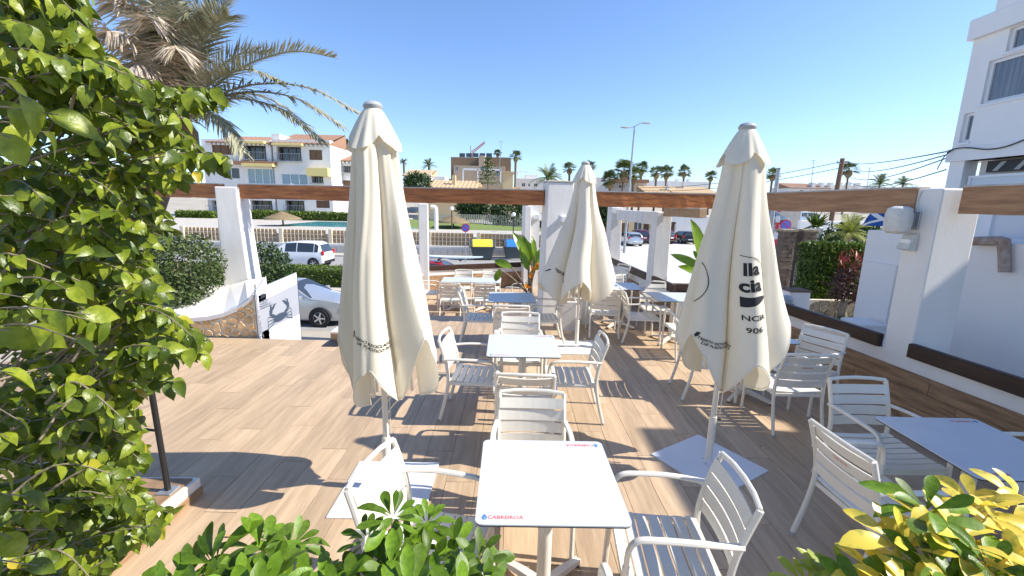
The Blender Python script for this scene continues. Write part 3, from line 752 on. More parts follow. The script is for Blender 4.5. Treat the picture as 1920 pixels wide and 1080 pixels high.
parasol(1.70, 3.36, 'closed cream parasol at right with a black oval brewery print', 11, faceR - .02, 32, wide=1.2, off=(.04, 0), flat=(faceR - .05, faceR + 1.0), texts=recyc(faceR - .30, 1.14) + [
    ('lla', faceR + .49, 1.70, .122, .0045, M_PRINT, 0), ('cia', faceR + .46, 1.585, .122, .0045, M_PRINT, 0), (oval(-1.35, 1.45, .25, .185, .007), faceR + .12, 1.62, 1, 0, M_PRINT, 0),
    (belly(.25, .185), faceR + .12, 1.62, 1, 0, M_PRINT, 0), ('NCIA', faceR + .47, 1.36, .052, .0008, M_PRINT, 0), ('906', faceR + .45, 1.275, .052, .0008, M_PRINT, 0),
    (oval(-1.2, 1.0, .16, .17, .006), faceR - 1.18, 1.58, 1, 0, M_PRINT, 0)])
parasol(1.0, 6.36, 'closed cream parasol in the middle distance by the white column', 23, faceM - .55, 0, wide=1.9, off=(-.07, 0), texts=recyc(faceM - .55, 1.16, -.85))
# ================================================================== foreground plants
def leaf_meshes(tpl, m, name, k=3):
    out = []
    for i in range(k):
        V = tpl[0].copy(); V[:, 0] *= 1 + .12 * (i - 1); V[:, 2] *= 1 + .7 * (i - 1)
        V[:, 0] += .06 * (i - 1) * V[:, 1] ** 2
        out.append(npmesh(name, V, tpl[1], m, True))
    return out
def leaf_objects(name, meshes, parent, pos, dirs, ups, size):
    M = frames(dirs, ups)
    for i in range(len(pos)):
        o = link(name, meshes[i % len(meshes)], parent)
        R4 = Matrix([[float(M[i][a][b] * size[i]) for b in range(3)] + [float(pos[i][a])] for a in range(3)] + [[0, 0, 0, 1]])
        o.matrix_basis = R4
FALLEN = leaf_meshes(leaf_template([(0, .02), (.2, .18), (.5, .26), (.8, .14), (1, .0)], .5, -.12), mat('fallen_dry_leaf', (.34, .22, .08), .7, rnd=.4), 'fallen_leaf')
PROF = [(-80, 170), (0, 165), (40, 165), (90, 205), (130, 250), (160, 330), (185, 420), (215, 380), (245, 325), (270, 350), (295, 430), (320, 395), (345, 345), (380, 300), (420, 350), (470, 285), (520, 300), (560, 325),
        (600, 330), (640, 398), (680, 370), (705, 320), (740, 275), (780, 270), (830, 275), (860, 285), (890, 265), (930, 275), (965, 322), (1000, 310), (1040, 225), (1160, 190)]
def xmax(y): return float(np.interp(y, [p[0] for p in PROF], [p[1] for p in PROF]))
fic = thing('ficus_tree', 'leafy ficus tree with glossy green leaves filling the left edge', 'tree', (-1.9, .75, 0))
TB = Vector((-1.9, .75, 0)); tubes = MB(); LP, LD, LU, LS = [], [], [], []
limbs = [[(0, 0, 0), (-.02, .05, .8), (.05, .12, 1.6), (.02, .2, 2.4), (.1, .3, 3.2)], [(0, .02, .7), (.1, .3, 1.3), (.2, .5, 2.0), (.25, .6, 2.9)], [(0, 0, .4), (.15, .25, .8), (.3, .45, 1.15)]]
trk = MB()
for q, L in enumerate(limbs): trk.tube(bez(L, 5), [(.055 - .02 * (q > 0)) * (1 - .75 * i / (5 * (len(L) - 1))) for i in range(5 * (len(L) - 1) + 1)], 9)
trk.build('trunk', M_BARK, fic, True)
fr_ = random.Random(21)
def twig(tip, org, nleaf, lsize, rad=.0024):
    tip, org = Vector(tip), Vector(org); m = (tip + org) / 2 + Vector((fr_.uniform(-.05, .05), fr_.uniform(-.05, .05), fr_.uniform(.02, .10)))
    pts = bez([org, m, tip], 6); L = [Vector(p) - TB for p in pts]
    tubes.tube(L, [rad * (1.6 - 1.1 * i / (len(L) - 1)) for i in range(len(L))], 5)
    for k in range(nleaf):
        t = .25 + .75 * (k + .5) / nleaf; f = t * (len(pts) - 1); i = min(int(f), len(pts) - 2); p = pts[i].lerp(pts[i + 1], f - i)
        d = (pts[i + 1] - pts[i]).normalized(); side = d.cross(Vector((0, 0, 1))).normalized() * (1 if k % 2 else -1)
        v = d * .55 + side * fr_.uniform(.25, .8) + Vector((fr_.uniform(-.25, .25), fr_.uniform(-.25, .25), fr_.uniform(-1.0, .05)))
        LP.append(p - TB); LD.append(v); LU.append((fr_.gauss(.45, .6), fr_.gauss(-.35, .6), fr_.gauss(.75, .5))); LS.append(lsize * fr_.uniform(.72, 1.2))
for k in range(640):
    y = fr_.uniform(-70, 1130); xm = xmax(y)
    edge = k < 230
    x = xm * (fr_.uniform(.80, .97) if edge else fr_.random() ** .8 * .9)
    Yd = fr_.uniform(1.15, 1.75) if edge else fr_.uniform(1.05, 2.1)
    tip = aty(x, y, Yd); org = aty(x - fr_.uniform(110, 260), y + fr_.uniform(-30, 150), Yd + fr_.uniform(-.1, .25))
    twig(tip, org, fr_.randint(13, 18), .047)
for (x, y) in [(420, 182), (405, 165), (428, 292), (410, 305), (360, 175), (395, 640), (385, 665), (350, 650), (336, 715), (345, 330), (300, 420), (340, 600), (322, 962), (300, 985), (320, 165), (230, 130)]:
    Yd = fr_.uniform(1.2, 1.5); twig(aty(x, y, Yd), aty(x - 230, y + fr_.uniform(-10, 90), Yd + .1), 20, .048)
for k in range(16):        # nearest sprays, right beside the lens
    x, y = [(60, 190), (110, 215), (20, 260), (60, 560), (130, 545), (20, 620), (170, 590), (25, 700), (10, 880), (50, 930), (90, 250), (30, 150), (150, 640), (20, 1010), (70, 1060), (40, 790)][k]
    Yd = fr_.uniform(.72, .95); twig(aty(x, y, Yd), aty(x - 300, y + 40, Yd + .05), 5, .058, .002)
for k in range(80):        # unseen twigs added overhead to shade the nearest sprays
    c = Vector((fr_.uniform(-.25, .85), fr_.uniform(.05, .65), fr_.uniform(2.65, 3.4))); twig(c, c + Vector((-.5, .1, -.12)), 12, .075)
tubes.build('branches', M_BARK, fic, kind='stuff')
LP, LD, LU, LS = map(np.array, (LP, LD, LU, LS)); LP = LP.astype(float)
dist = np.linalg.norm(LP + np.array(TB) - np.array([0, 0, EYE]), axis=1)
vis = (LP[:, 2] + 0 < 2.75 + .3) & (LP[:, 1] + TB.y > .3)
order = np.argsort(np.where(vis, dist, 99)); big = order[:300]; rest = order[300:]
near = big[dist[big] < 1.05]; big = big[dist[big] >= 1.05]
leaf_objects('leaf', leaf_meshes(L_FICUS, M_LEAF, 'leaf'), fic, LP[big], LD[big], LU[big], LS[big])
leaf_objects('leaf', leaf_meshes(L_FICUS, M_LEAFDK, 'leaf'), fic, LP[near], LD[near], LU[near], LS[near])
yel = rng.random(len(rest)) < .02
for sel, m, nm in ((rest[~yel], M_LEAF, 'foliage'), (rest[yel], M_LEAFY, 'yellowed_leaves')):
    V, F = scatter(L_FICUS[0], L_FICUS[1], LP[sel], LD[sel], LU[sel], LS[sel]); link(nm, npmesh(nm, V, F, m, True), fic, kind='stuff')

def schefflera(label, base, whorls, m, ll=.095, alt=None, name='schefflera_shrub'):
    t = thing(name, label, 'shrub', base); B = Vector(base); st = MB(); ms = leaf_meshes(L_OBOV, m, 'leaflet'); ms2 = leaf_meshes(L_OBOV, alt, 'leaflet') if alt else None
    r = random.Random(int(base[0] * 1000) + 5)
    for wi, (px, py, Yd, sc) in enumerate(whorls):
        c = aty(px, py, Yd) - B; root = Vector((c.x * .45 + r.uniform(-.04, .04), c.y * .3, 0))
        axis = Vector((r.uniform(-.6, .6), r.uniform(-.75, .15), 1)).normalized()
        st.tube(bez([root, root.lerp(c, .55) + Vector((r.uniform(-.05, .05), .03, .03)), c], 5), [.0055 - .0003 * i for i in range(11)], 6)
        n = r.randint(8, 10); s1 = axis.cross(Vector((1, 0, 0))).normalized(); s2 = axis.cross(s1); P, D, U, S = [], [], [], []
        for ring, (k, lift) in enumerate(((n, .30), (5, .95))):
            for i in range(k):
                a = 2 * math.pi * (i + r.uniform(-.2, .2)) / k + ring * .4; rad = s1 * math.cos(a) + s2 * math.sin(a)
                d = rad + axis * (lift + r.uniform(-.2, .2)); p = c + d.normalized() * .015 + axis * (.012 * ring)
                P.append(p); D.append(d); U.append(axis * 1.0 + rad * -.2 + Vector((r.gauss(0, .2), r.gauss(0, .2), 0))); S.append(ll * sc * r.uniform(.8, 1.15) * (1 if ring == 0 else .8))
        leaf_objects('leaflet', ms2 if (ms2 and r.random() < .18) else ms, t, np.array(P), np.array(D), np.array(U), S)
    st.build('stems', M_BARK, t, True); return t
schefflera('dark green schefflera shrub poking up at the bottom left of centre', (-.55, .78, .46), [(485, 1035, 1.05, 1.1), (405, 1060, 1.0, 1.1), (545, 1030, 1.12, .95), (500, 1095, .95, 1.1), (345, 1095, 1.0, .95), (440, 1120, .92, 1.1), (590, 1100, 1.0, .8), (610, 1135, .92, 1.0), (380, 1140, .90, 1.0), (545, 1130, .90, 1.0), (310, 1130, .92, .9), (480, 1150, .86, 1.1)], M_SCHEF)
schefflera('bright green schefflera shrub in front of the nearest left armchair', (-.28, .82, .46), [(735, 975, 1.1, .85), (800, 985, 1.15, .7), (690, 1015, 1.08, .65), (850, 1040, 1.1, .95), (895, 1060, 1.05, .9), (800, 1060, 1.05, 1.0), (735, 1075, 1.0, 1.05), (680, 1100, 1.0, .85), (840, 1110, .95, 1.1), (770, 1120, .92, 1.1), (905, 1120, .95, .9), (650, 1130, .92, 1.0), (720, 1150, .86, 1.1), (860, 1150, .86, 1.1), (760, 1035, 1.1, .8)], M_SCHEF)
schefflera('yellow variegated schefflera shrub at the bottom right corner', (.95, .72, .46), [(1735, 965, 1.0, 1.15), (1830, 960, 1.05, 1.0), (1690, 1030, .95, 1.2), (1790, 1025, .95, 1.25), (1885, 1005, 1.0, 1.1), (1850, 1075, .9, 1.1), (1750, 1090, .9, 1.2), (1655, 1090, .92, 1.0), (1905, 940, 1.08, .8), (1915, 1085, .9, 1.0), (1700, 1130, .86, 1.1), (1620, 1120, .9, .8), (1800, 1130, .85, 1.1), (1890, 1140, .84, 1.1)], M_SCHEFY, .10, M_SCHEF)
schefflera('small pale green shrub tip at the bottom edge right of centre', (.52, .74, .46), [(1545, 1088, 1.05, .7), (1580, 1080, 1.02, .65), (1510, 1098, 1.05, .65), (1605, 1105, 1.0, .7), (1560, 1108, 1.0, .7)], mat('lime_leaf', (.30, .38, .05), .35, island=.3, transl=.3))
MB().bbox(-1.3, 1.6, .45, .98, 0, .44, .02).build('planter_box', M_PLASTER, label='long white planter box holding the foreground shrubs', cat='planter')

# ---- date palm behind the ficus
def frond_mesh(mb_r, VV, FF, pts, ll, n, hang, seed, twist=0.0):
    r = random.Random(seed); L = bez(pts, 8)
    mb_r.tube(L, [.022 * (1 - .85 * i / (len(L) - 1)) + .003 for i in range(len(L))], 5)
    for k in range(n):
        t = .10 + .90 * k / n; f = t * (len(L) - 1); i = min(int(f), len(L) - 2); p = L[i].lerp(L[i + 1], f - i); d = (L[i + 1] - L[i]).normalized()
        s = d.cross(Vector((0, 0, 1)));
        s = s.normalized() if s.length > .05 else Vector((1, 0, 0))
        upv = s.cross(d)
        for sg in (-1, 1):
            ln = ll * (.45 + .55 * math.sin(math.pi * min(1, .12 + t * .85))) * r.uniform(.75, 1.15)
            v = (d * .75 + s * sg * r.uniform(.55, .9) + upv * r.uniform(.15, .45) + Vector((0, 0, -hang * r.uniform(.4, 1.3)))).normalized()
            nn = v.cross(upv + s * .3).normalized() * (.017 * r.uniform(.7, 1.2)); e = p + v * ln + Vector((0, 0, -hang * .25 * ln)); m_ = p + v * ln * .5
            o = len(VV); VV.extend([p - nn * .6, p + nn * .6, m_ + nn, m_ - nn, e + nn * .15, e - nn * .15]); FF.extend([(o, o + 1, o + 2, o + 3), (o + 3, o + 2, o + 4, o + 5)])
pc = aty(335, 235, 8.6)
palm = thing('date_palm', 'date palm with dry grey fronds rising behind the ficus', 'tree', (pc.x, pc.y, GZ))
PB = Vector((pc.x, pc.y, GZ)); ctr = pc - PB
MB().tube(bez([(-1.9, .3, 0), (-1.5, .25, ctr.z * .45), (-.6, .1, ctr.z * .8), (0, 0, ctr.z - .1)], 5), [.26 - .003 * i for i in range(16)], 14).build('trunk', M_TRUNK, palm, True)
MB().lathe([(.16, ctr.z - .55), (.30, ctr.z - .35), (.30, ctr.z - .1), (.14, ctr.z + .15)], 16).build('crown_base', M_THATCH, palm, True)
tips = [((628, 108), 8.3, 0, .10, .33), ((668, 210), 8.1, .25, .45, .36), ((600, 262), 8.2, .5, .55, .34), ((470, -35), 8.6, .0, .1, .42), ((405, -80), 8.9, 0, .05, .44), ((500, 100), 8.8, .15, .25, .40), ((540, 205), 9.2, .3, .55, .36),
        ((330, -130), 8.5, 0, .1, .44), ((250, -100), 8.2, .1, .4, .46), ((170, -60), 8.0, .3, .8, .48), ((120, 20), 8.0, .5, 1.0, .48), ((200, 60), 7.5, .8, 1.1, .45), ((280, 30), 7.6, .7, 1.1, .45), ((330, 90), 7.7, .8, 1.1, .42), ((235, 140), 7.4, .9, 1.2, .42),
        ((380, 60), 9.6, .3, .5, .42), ((150, 130), 8.4, .9, 1.2, .44), ((300, -30), 9.5, .2, .5, .46), ((90, 200), 8.6, 1.0, 1.2, .44), ((455, 285), 8.0, .8, .9, .32), ((250, 270), 7.8, 1.0, 1.1, .36), ((170, 230), 7.9, 1.0, 1.1, .34), ((160, 260), 8.0, 1.0, 1.1, .36), ((300, 240), 7.4, 1.0, 1.1, .34), ((520, 150), 8.0, .3, .5, .38), ((430, 30), 8.0, .1, .3, .42), ((360, 20), 7.8, .5, .9, .44), ((300, 60), 8.0, .7, 1.1, .46), ((220, 0), 7.9, .5, 1.0, .46), ((270, -60), 7.7, .3, .8, .46), ((640, 235), 8.6, .45, .6, .34), ((480, -100), 9.0, 0, .1, .42), ((190, 190), 7.6, 1.0, 1.2, .42)]
for k, (p, Yd, arch, hang, ll) in enumerate(tips):
    tp = aty(p[0], p[1], Yd) - PB; dv = tp - ctr; up_ = .10 + .22 * dv.length * (1 if arch < .6 else .75) * .5 + arch * .25
    a = ctr + dv * .35 + Vector((0, 0, up_)); b = ctr + dv * .72 + Vector((0, 0, up_ * .9))
    rb = MB(); VV, FF = [], []
    frond_mesh(rb, VV, FF, [ctr, a, b, tp], ll * 1.35, 95, hang * .8, k)
    dry = p[0] < 250 or arch >= .9 or k in (12, 13)
    f_ = rb.build('frond', M_PALMDRY if dry else M_PALM, palm); 
    link('leaflets', npmesh('leaflets', [tuple(v) for v in VV], FF, M_PALMDRY if dry else M_PALM), f_)

# ---- bushes and hedges near the terrace
def ell(cx, cy, cz, rx, ry, rz_, lump=.25, seed=0, shell=.45):
    r2 = np.random.default_rng(seed); cs = r2.normal(size=(14, 3)); cs /= np.linalg.norm(cs, axis=1, keepdims=True); amp = r2.uniform(-lump, lump, 14)
    def s(n):
        d = rng.normal(size=(n, 3)); d /= np.linalg.norm(d, axis=1, keepdims=True)
        k = 1 + (np.exp(-6 * (1 - d @ cs.T)) * amp).sum(1); rad = (shell + (1 - shell) * rng.random(n) ** .5) * k
        return np.stack([cx + d[:, 0] * rx * rad, cy + d[:, 1] * ry * rad, cz + d[:, 2] * rz_ * rad], 1)
    return s
def boxs(x0, x1, y0, y1, z0, z1):
    def s(n):
        p = rng.random((n, 3)) * np.array([x1 - x0, y1 - y0, z1 - z0]) + np.array([x0, y0, z0])
        f = rng.random(n); a = f < .42; p[a, 1] = y0 + rng.normal(0, .03, a.sum()); b = (f >= .42) & (f < .75); p[b, 2] = z1 + rng.normal(0, .035, b.sum()); c = f >= .88; p[c, 0] = np.where(rng.random(c.sum()) < .6, x0, x1) + rng.normal(0, .03, c.sum()); return p
    return s
def bush(label, c, r3, n, size, m, seed, stem_z, name='garden_shrub'):
    t = thing(name, label, 'shrub', (c[0], c[1], stem_z)); o = (c[0], c[1], stem_z)
    st = MB(); rr = random.Random(seed)
    for k in range(7): st.tube(bez([(rr.uniform(-.1, .1), rr.uniform(-.1, .1), 0), (rr.uniform(-.3, .3) * r3[0], rr.uniform(-.3, .3) * r3[1], (c[2] - stem_z) * .6), (rr.uniform(-.7, .7) * r3[0], rr.uniform(-.6, .6) * r3[1], c[2] - stem_z + rr.uniform(-.2, .6) * r3[2])], 4), .012, 5)
    st.build('stems', M_BARK, t)
    cloud('foliage', m, n, ell(0, 0, c[2] - stem_z, *r3, seed=seed), size, t); return t
b1 = aty(338, 480, 7.4); bush('dense grey-green shrub in the planter left of the white column', (b1.x, 7.4, .92), (.62, .5, .62), 4200, .062, M_BUSH, 3, .2)
b2 = aty(300, 545, 7.0); bush('lower part of the planting behind the ficus, beside the stone planter', (b2.x - .1, 7.05, .55), (.7, .35, .35), 2200, .06, M_BUSH, 4, .1)
b3 = aty(495, 490, 9.6); bush('dark green shrub right of the left white column, above the crab sign', (b3.x, 9.6, .55), (.62, .5, .62), 3600, .07, M_BUSHDK, 5, GZ)
hd = thing('clipped_hedge', 'long clipped hedge on the pavement between the two parked cars', 'hedge', (-10, 20.4, GZ + .13))
MB().box(-6.5, 2.6, -.25, .45, 0, .74).build('woody_core', M_BUSHDK, hd)
cloud('foliage', M_HEDGE, 15000, boxs(-6.6, 2.7, -.35, .55, 0, .86), .085, hd)

# ---- gate sign with crab
SX = -3.90
sg = thing('entrance_sign', 'white gate board printed with a dark crab beside the stone planter', 'sign', (SX, 6.6, 0), math.pi / 2)
def pt2(px, py): p = atx(px, py, SX); return (p.y - 6.6, p.z)
TL, TR, BR, BL = pt2(481, 546), pt2(556, 514), pt2(566, 634), pt2(492, 634)
BRe = (TR[0], BR[1] - .5); BLe = (TL[0], BR[1] - .5)
MB().vprism([BLe, BRe, TR, TL], 0, .03).build('board', M_BOARD, sg)
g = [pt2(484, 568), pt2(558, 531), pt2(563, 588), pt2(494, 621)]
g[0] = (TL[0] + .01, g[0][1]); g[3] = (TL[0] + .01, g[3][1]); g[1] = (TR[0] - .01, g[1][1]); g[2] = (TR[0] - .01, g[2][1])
MB().vprism([g[3], g[2], g[1], g[0]], -.003, -.001).build('grey_panel', M_BOARDG, sg)  # flat grey band laid slantwise across the white board
MB().tube([(TL[0] - .01, .015, TL[1] + .01), (TR[0] + .01, .015, TR[1] + .015)], .016, 8).build('top_frame', M_GREYP, sg)
MB().tube([(TR[0] + .015, .015, TR[1] + .02), (BRe[0] + .015, .015, BRe[1])], .016, 8).build('side_frame', M_BLACK, sg)
cr = MB(); cc = Vector(pt2(525, 593)); Y_ = -.005
def flatpoly(pts): cr.add([(cc.x + x * 2.6, Y_, cc.y + z * 1.25) for x, z in pts], [tuple(range(len(pts)))])
def strip(pts, ws):
    vs = []
    for i, (x, z) in enumerate(pts):
        a = pts[max(i - 1, 0)]; b = pts[min(i + 1, len(pts) - 1)]; dx, dz = b[0] - a[0], b[1] - a[1]; L = math.hypot(dx, dz) or 1; nx, nz = -dz / L * ws[i], dx / L * ws[i]
        vs += [(cc.x + (x + nx) * 2.6, Y_ - .00002 * len(cr.v), cc.y + (z + nz) * 1.25), (cc.x + (x - nx) * 2.6, Y_ - .00002 * len(cr.v), cc.y + (z - nz) * 1.25)]
    cr.add(vs, [(2 * i, 2 * i + 1, 2 * i + 3, 2 * i + 2) for i in range(len(pts) - 1)])
flatpoly([(.085 * math.cos(a) * (1 + .08 * math.cos(3 * a)), .055 * math.sin(a) - .01) for a in [2 * math.pi * k / 24 for k in range(24)]])
for s in (-1, 1):
    strip([(s * .06, .03), (s * .105, .075), (s * .10, .13), (s * .075, .165)], [.016, .016, .020, .014])
    strip([(s * .085, .135), (s * .055, .19), (s * .03, .20)], [.014, .012, .001]); strip([(s * .10, .14), (s * .10, .19), (s * .07, .215)], [.012, .008, .001])
    for k in range(4):
        z0 = .02 - .022 * k; strip([(s * .07, z0), (s * (.13 + .006 * k), z0 + .035 - .03 * k), (s * (.155 - .008 * k), z0 - .02 - .03 * k)], [.008, .006, .001])
cr.build('crab_print', M_CRAB, sg)
strip_x = MB(); strip_x.box(cc.x + .0, cc.x + .006, -.004, -.001, BR[1] - .3, cc.y - .06); strip_x.build('stem_print', M_BOARDG, sg)
for k, (s, z) in enumerate([('.II', .0), ('CARTA', -.085), ('TAPAS', -.12), ('MARISCO', -.155), ('ARROCES', -.19)]):
    V, F = text_mesh(s, .10 if k == 0 else .032, .002 if k == 0 else .0005, 'LEFT'); p0 = (TL[0] + .03, pt2(484, 558)[1])
    MB().add([(p0[0] + .012 + x * 2.2, -.006, p0[1] + z + y) for x, y, _ in V], F).build('lettering', M_CRAB, sg)
ch = thing('chain', 'hanging chain on the gate post beside the stone planter', 'chain', (-3.93, 6.50, .62))
cm = MB()
for k in range(16):
    a = Vector((.004 * k, 0, -.04 * k)); dx = .009 if k % 2 else 0; dy = 0 if k % 2 else .009
    cm.tube([a + Vector((dx, dy, .024)), a + Vector((dx * 2, dy * 2, 0)), a + Vector((dx, dy, -.024)), a + Vector((-dx, -dy, -.024)), a + Vector((-dx * 2, -dy * 2, 0)), a + Vector((-dx, -dy, .024)), a + Vector((dx, dy, .024))], .0035, 5)
cm.build('links', M_STEEL, ch); MB().tube([(0, .02, .22), (-.0, .02, .0)], .012, 8).build('gate_latch', M_STEEL, ch)

# ---- strelitzias in pots
def paddle(mb, base, tip, wd, seed):
    r = random.Random(seed); base, tip = Vector(base), Vector(tip); d = tip - base; L = d.length; d.normalize()
    s = d.cross(Vector((r.uniform(-.4, .4), -1, r.uniform(.0, .5)))).normalized(); nr = s.cross(d); vs = []; n = 9
    for i in range(n + 1):
        t = i / n; wv = wd * (math.sin(math.pi * min(1, .06 + t * .94)) ** .7) * (1 - .15 * t); p = base + d * (L * t) - nr * (.22 * L * (t - .5) ** 2) 
        vs += [p - s * wv + nr * wv * .30 + nr * r.uniform(-.01, .01), p, p + s * wv + nr * wv * .30 + nr * r.uniform(-.01, .01)]
    fs = []
    for i in range(n): a = 3 * i; fs += [(a, a + 1, a + 4, a + 3), (a + 1, a + 2, a + 5, a + 4)]
    mb.add(vs, fs)
def strelitzia(label, base, blades, flowers, extra=None, z0=-.45, pot=.34, pot_h=.8):
    t = thing('strelitzia_plant', label, 'plant', base); B = Vector(base)
    for k, (a, b, Yd, wd) in enumerate(blades):
        p0, p1 = aty(*a, Yd) - B, aty(*b, Yd + .1) - B; root = Vector((random.uniform(-.05, .05), random.uniform(-.05, .05), 0))
        st = MB(); st.tube(bez([root, root.lerp(p0, .6) + Vector((0, 0, .05)), p0], 5), [.022 - .0012 * i for i in range(11)], 6); st.build('stalk', M_BARK, t, True)
        mb = MB(); paddle(mb, p0, p1, wd, k); mb.build('leaf', M_BANANA, t, True)
    for k, (a, b, Yd) in enumerate(flowers):
        fb = MB(); p0 = aty(*a, Yd) - B
        for q in range(6): paddle(fb, p0, p0 + Vector((random.uniform(-.09, .09), random.uniform(-.06, .02), random.uniform(-.03, .12))), .022, q)
        fb.build('bloom', M_FLOWER, t)
    pb = MB(); pb.bbox(-pot / 2, pot / 2, -pot / 2, pot / 2, z0 - B.z, -.03, .015)
    pb.build('pot', M_PLASTER, t)
    MB().box(-pot / 2 + .02, pot / 2 - .02, -pot / 2 + .02, pot / 2 - .02, -.029, -.012).build('soil', M_TRUNK, t)
sb = aty(994, 556, 8.6)
strelitzia('strelitzia with broad lime leaves and orange blooms beside the central column', (sb.x, sb.y, sb.z), [((993, 492), (962, 434), 8.6, .10), ((997, 488), (979, 440), 8.7, .09), ((1003, 480), (998, 442), 8.5, .06), ((1005, 495), (1032, 456), 8.5, .12), ((998, 500), (1006, 468), 8.7, .10), ((1004, 505), (1026, 478), 8.45, .10), ((958, 500), (926, 488), 8.4, .09), ((938, 506), (928, 528), 8.35, .07), ((990, 505), (976, 470), 8.5, .08), ((1000, 490), (990, 452), 8.9, .10)],
           [((1000, 508), 0, 8.4), ((1008, 500), 0, 8.4), ((988, 540), 0, 8.4), ((996, 520), 0, 8.45)])
sb2 = aty(1335, 545, 8.2)
strelitzia('strelitzia leaves showing left of the right parasol by the car park', (sb2.x, sb2.y, sb2.z), [((1322, 500), (1298, 410), 8.2, .15), ((1315, 500), (1258, 476), 8.2, .09), ((1322, 515), (1272, 498), 8.3, .10), ((1330, 505), (1300, 470), 8.4, .10)], [], z0=GZ, pot=.4)
sb3 = Vector((1.30, 7.86, .52))
strelitzia('small leafy plant in a white planter behind the middle parasol', tuple(sb3), [((1095, 545), (1088, 505), 7.7, .05), ((1100, 545), (1104, 515), 7.75, .05), ((1106, 548), (1125, 520), 7.8, .05), ((1090, 548), (1078, 520), 7.8, .05)], [], z0=0, pot=.29)
for x, lb in ((.93, 'tall white planter box left of the small leafy plant'),):
    q = thing('planter_box', lb, 'planter', (x + .06, 7.38, 0)); MB().bbox(-.13, .13, -.13, .13, 0, .52, .012).build('box', M_PLASTER, q); MB().box(-.11, .11, -.11, .11, .521, .525).build('soil', M_TRUNK, q)

# ---- wall speaker and light on the right column
sp = thing('wall_speaker', 'aged white rounded speaker on the thick right column', 'speaker', (4.125, 4.53, 2.05))
MB().lathe([(.02, -.115), (.075, -.112), (.105, -.09), (.115, -.04), (.115, .05), (.10, .10), (.06, .118), (.02, .12)], 22, (0, 0, 0)).build('shell', M_WPLAS, sp, True)
for o in sp.children: o.scale = (.9, 1.1, 1.2); o.location = (-.16, .02, 0)
MB().box(-.10, .0, -.02, .02, -.06, .06).build('bracket', M_STEEL, sp); MB().bbox(-.018, -.002, -.06, .06, -.09, .09, .004).build('mount_plate', M_STEEL, sp)
MB().tube(bez([(-.012, -.02, .08), (-.016, .0, .2), (-.01, -.02, .30)], 4), .006, 6).build('cable', M_WPLAS, sp)
el = thing('emergency_light', 'small wedge shaped lamp under the wall speaker', 'lamp', (4.125, 4.52, 1.83))
MB().vprism([(-.10, -.07), (-.01, -.09), (-.005, .08), (-.04, .08)], -.07, .07).build('housing', M_WPLAS, el); MB().box(-.075, -.06, -.055, .055, -.04, .03).build('lens', M_LAMPG, el)

# ---- a few dry leaves blown onto the deck
for k, (x, y, lb) in enumerate([(2.30, 3.62, 'tiny dry leaf on the shaded boards right of the right parasol'), (-1.75, 2.42, 'dry leaf on the boards near the bottom-left shrub'), (-1.5, 4.5, 'dry leaf on the open sunlit boards left of the left parasol')]):
    o = link('fallen_leaf', FALLEN[k % 3], None, (x, y, .006), k * 1.7, label=lb, cat='leaf'); s_ = .035 + .008 * k; o.scale = (s_, s_, s_)
# ================================================================== neighbours on the right
FX = 9.8
def fz(px, py): p = atx(px, py, FX); return p.y, p.z
nb = thing('apartment_building', 'tall white apartment building with curtained windows at the right edge', 'building', (FX, 0, 0))
yc = fz(1826, 76)[0]; zp1 = fz(1833, 37)[1]; zp0 = fz(1825, 76)[1]; zb1 = fz(1778, 281)[1]; zb0 = fz(1774, 305)[1]
holes = []
wl_ = fz(1855, 115)[0]; wtop = fz(1855, 115)[1]; wbot = fz(1841, 196)[1]
ul = fz(1893, 60)[0]; ubot = fz(1887, 98)[1]; sl0, sl1 = fz(1835, 209)[0], fz(1828, 230)[0]
# facade in local axes: along -Y to the right of the picture.  wall with openings
H_ = [(3.6, wl_, wbot, wtop), (3.6, ul, ubot, zp0 - .02), (wl_ - .0 - .02 + .10, wl_ + .30, fz(1822, 265)[1], wbot - .12)]
mb = MB()
ys = sorted({3.4, yc, *[h[0] for h in H_], *[h[1] for h in H_]}); zs = sorted({zb0, zp0, *[h[2] for h in H_], *[h[3] for h in H_]})
for a, b in zip(ys, ys[1:]):
    for c, d in zip(zs, zs[1:]):
        if any(h[0] < (a + b) / 2 < h[1] and h[2] < (c + d) / 2 < h[3] for h in H_): continue
        mb.box(0, .25, a, b, c, d)
mb.build('wall', M_NWALL, nb)
MB().box(.6, 9, 3.45, yc - .02, zb0 + .3, zp0).build('interior', M_DARK, nb)
MB().box(.25, 9, yc - .25, yc - .003, zb0, zp0).build('gable_wall', M_NWALL, nb)
MB().bbox(-.10, 9, 3.4, yc + .08, zp0 + .002, zp1, .02).build('roof_parapet', M_NWALL, nb)
MB().bbox(-.06, .4, 3.4, yc + .05, zb0, zb1, .01).build('slab_edge', M_NWALL, nb)
MB().box(.3, 9, 3.4, yc + .02, zb0 + .02, zb0 + .25).build('slab', M_NWALL, nb)
MB().box(2.5, 9, 3.4, atx(1866, 20, FX + 2.5).y, zp1 + .002, zp1 + 2.4).build('roof_room', M_NWALL, nb)
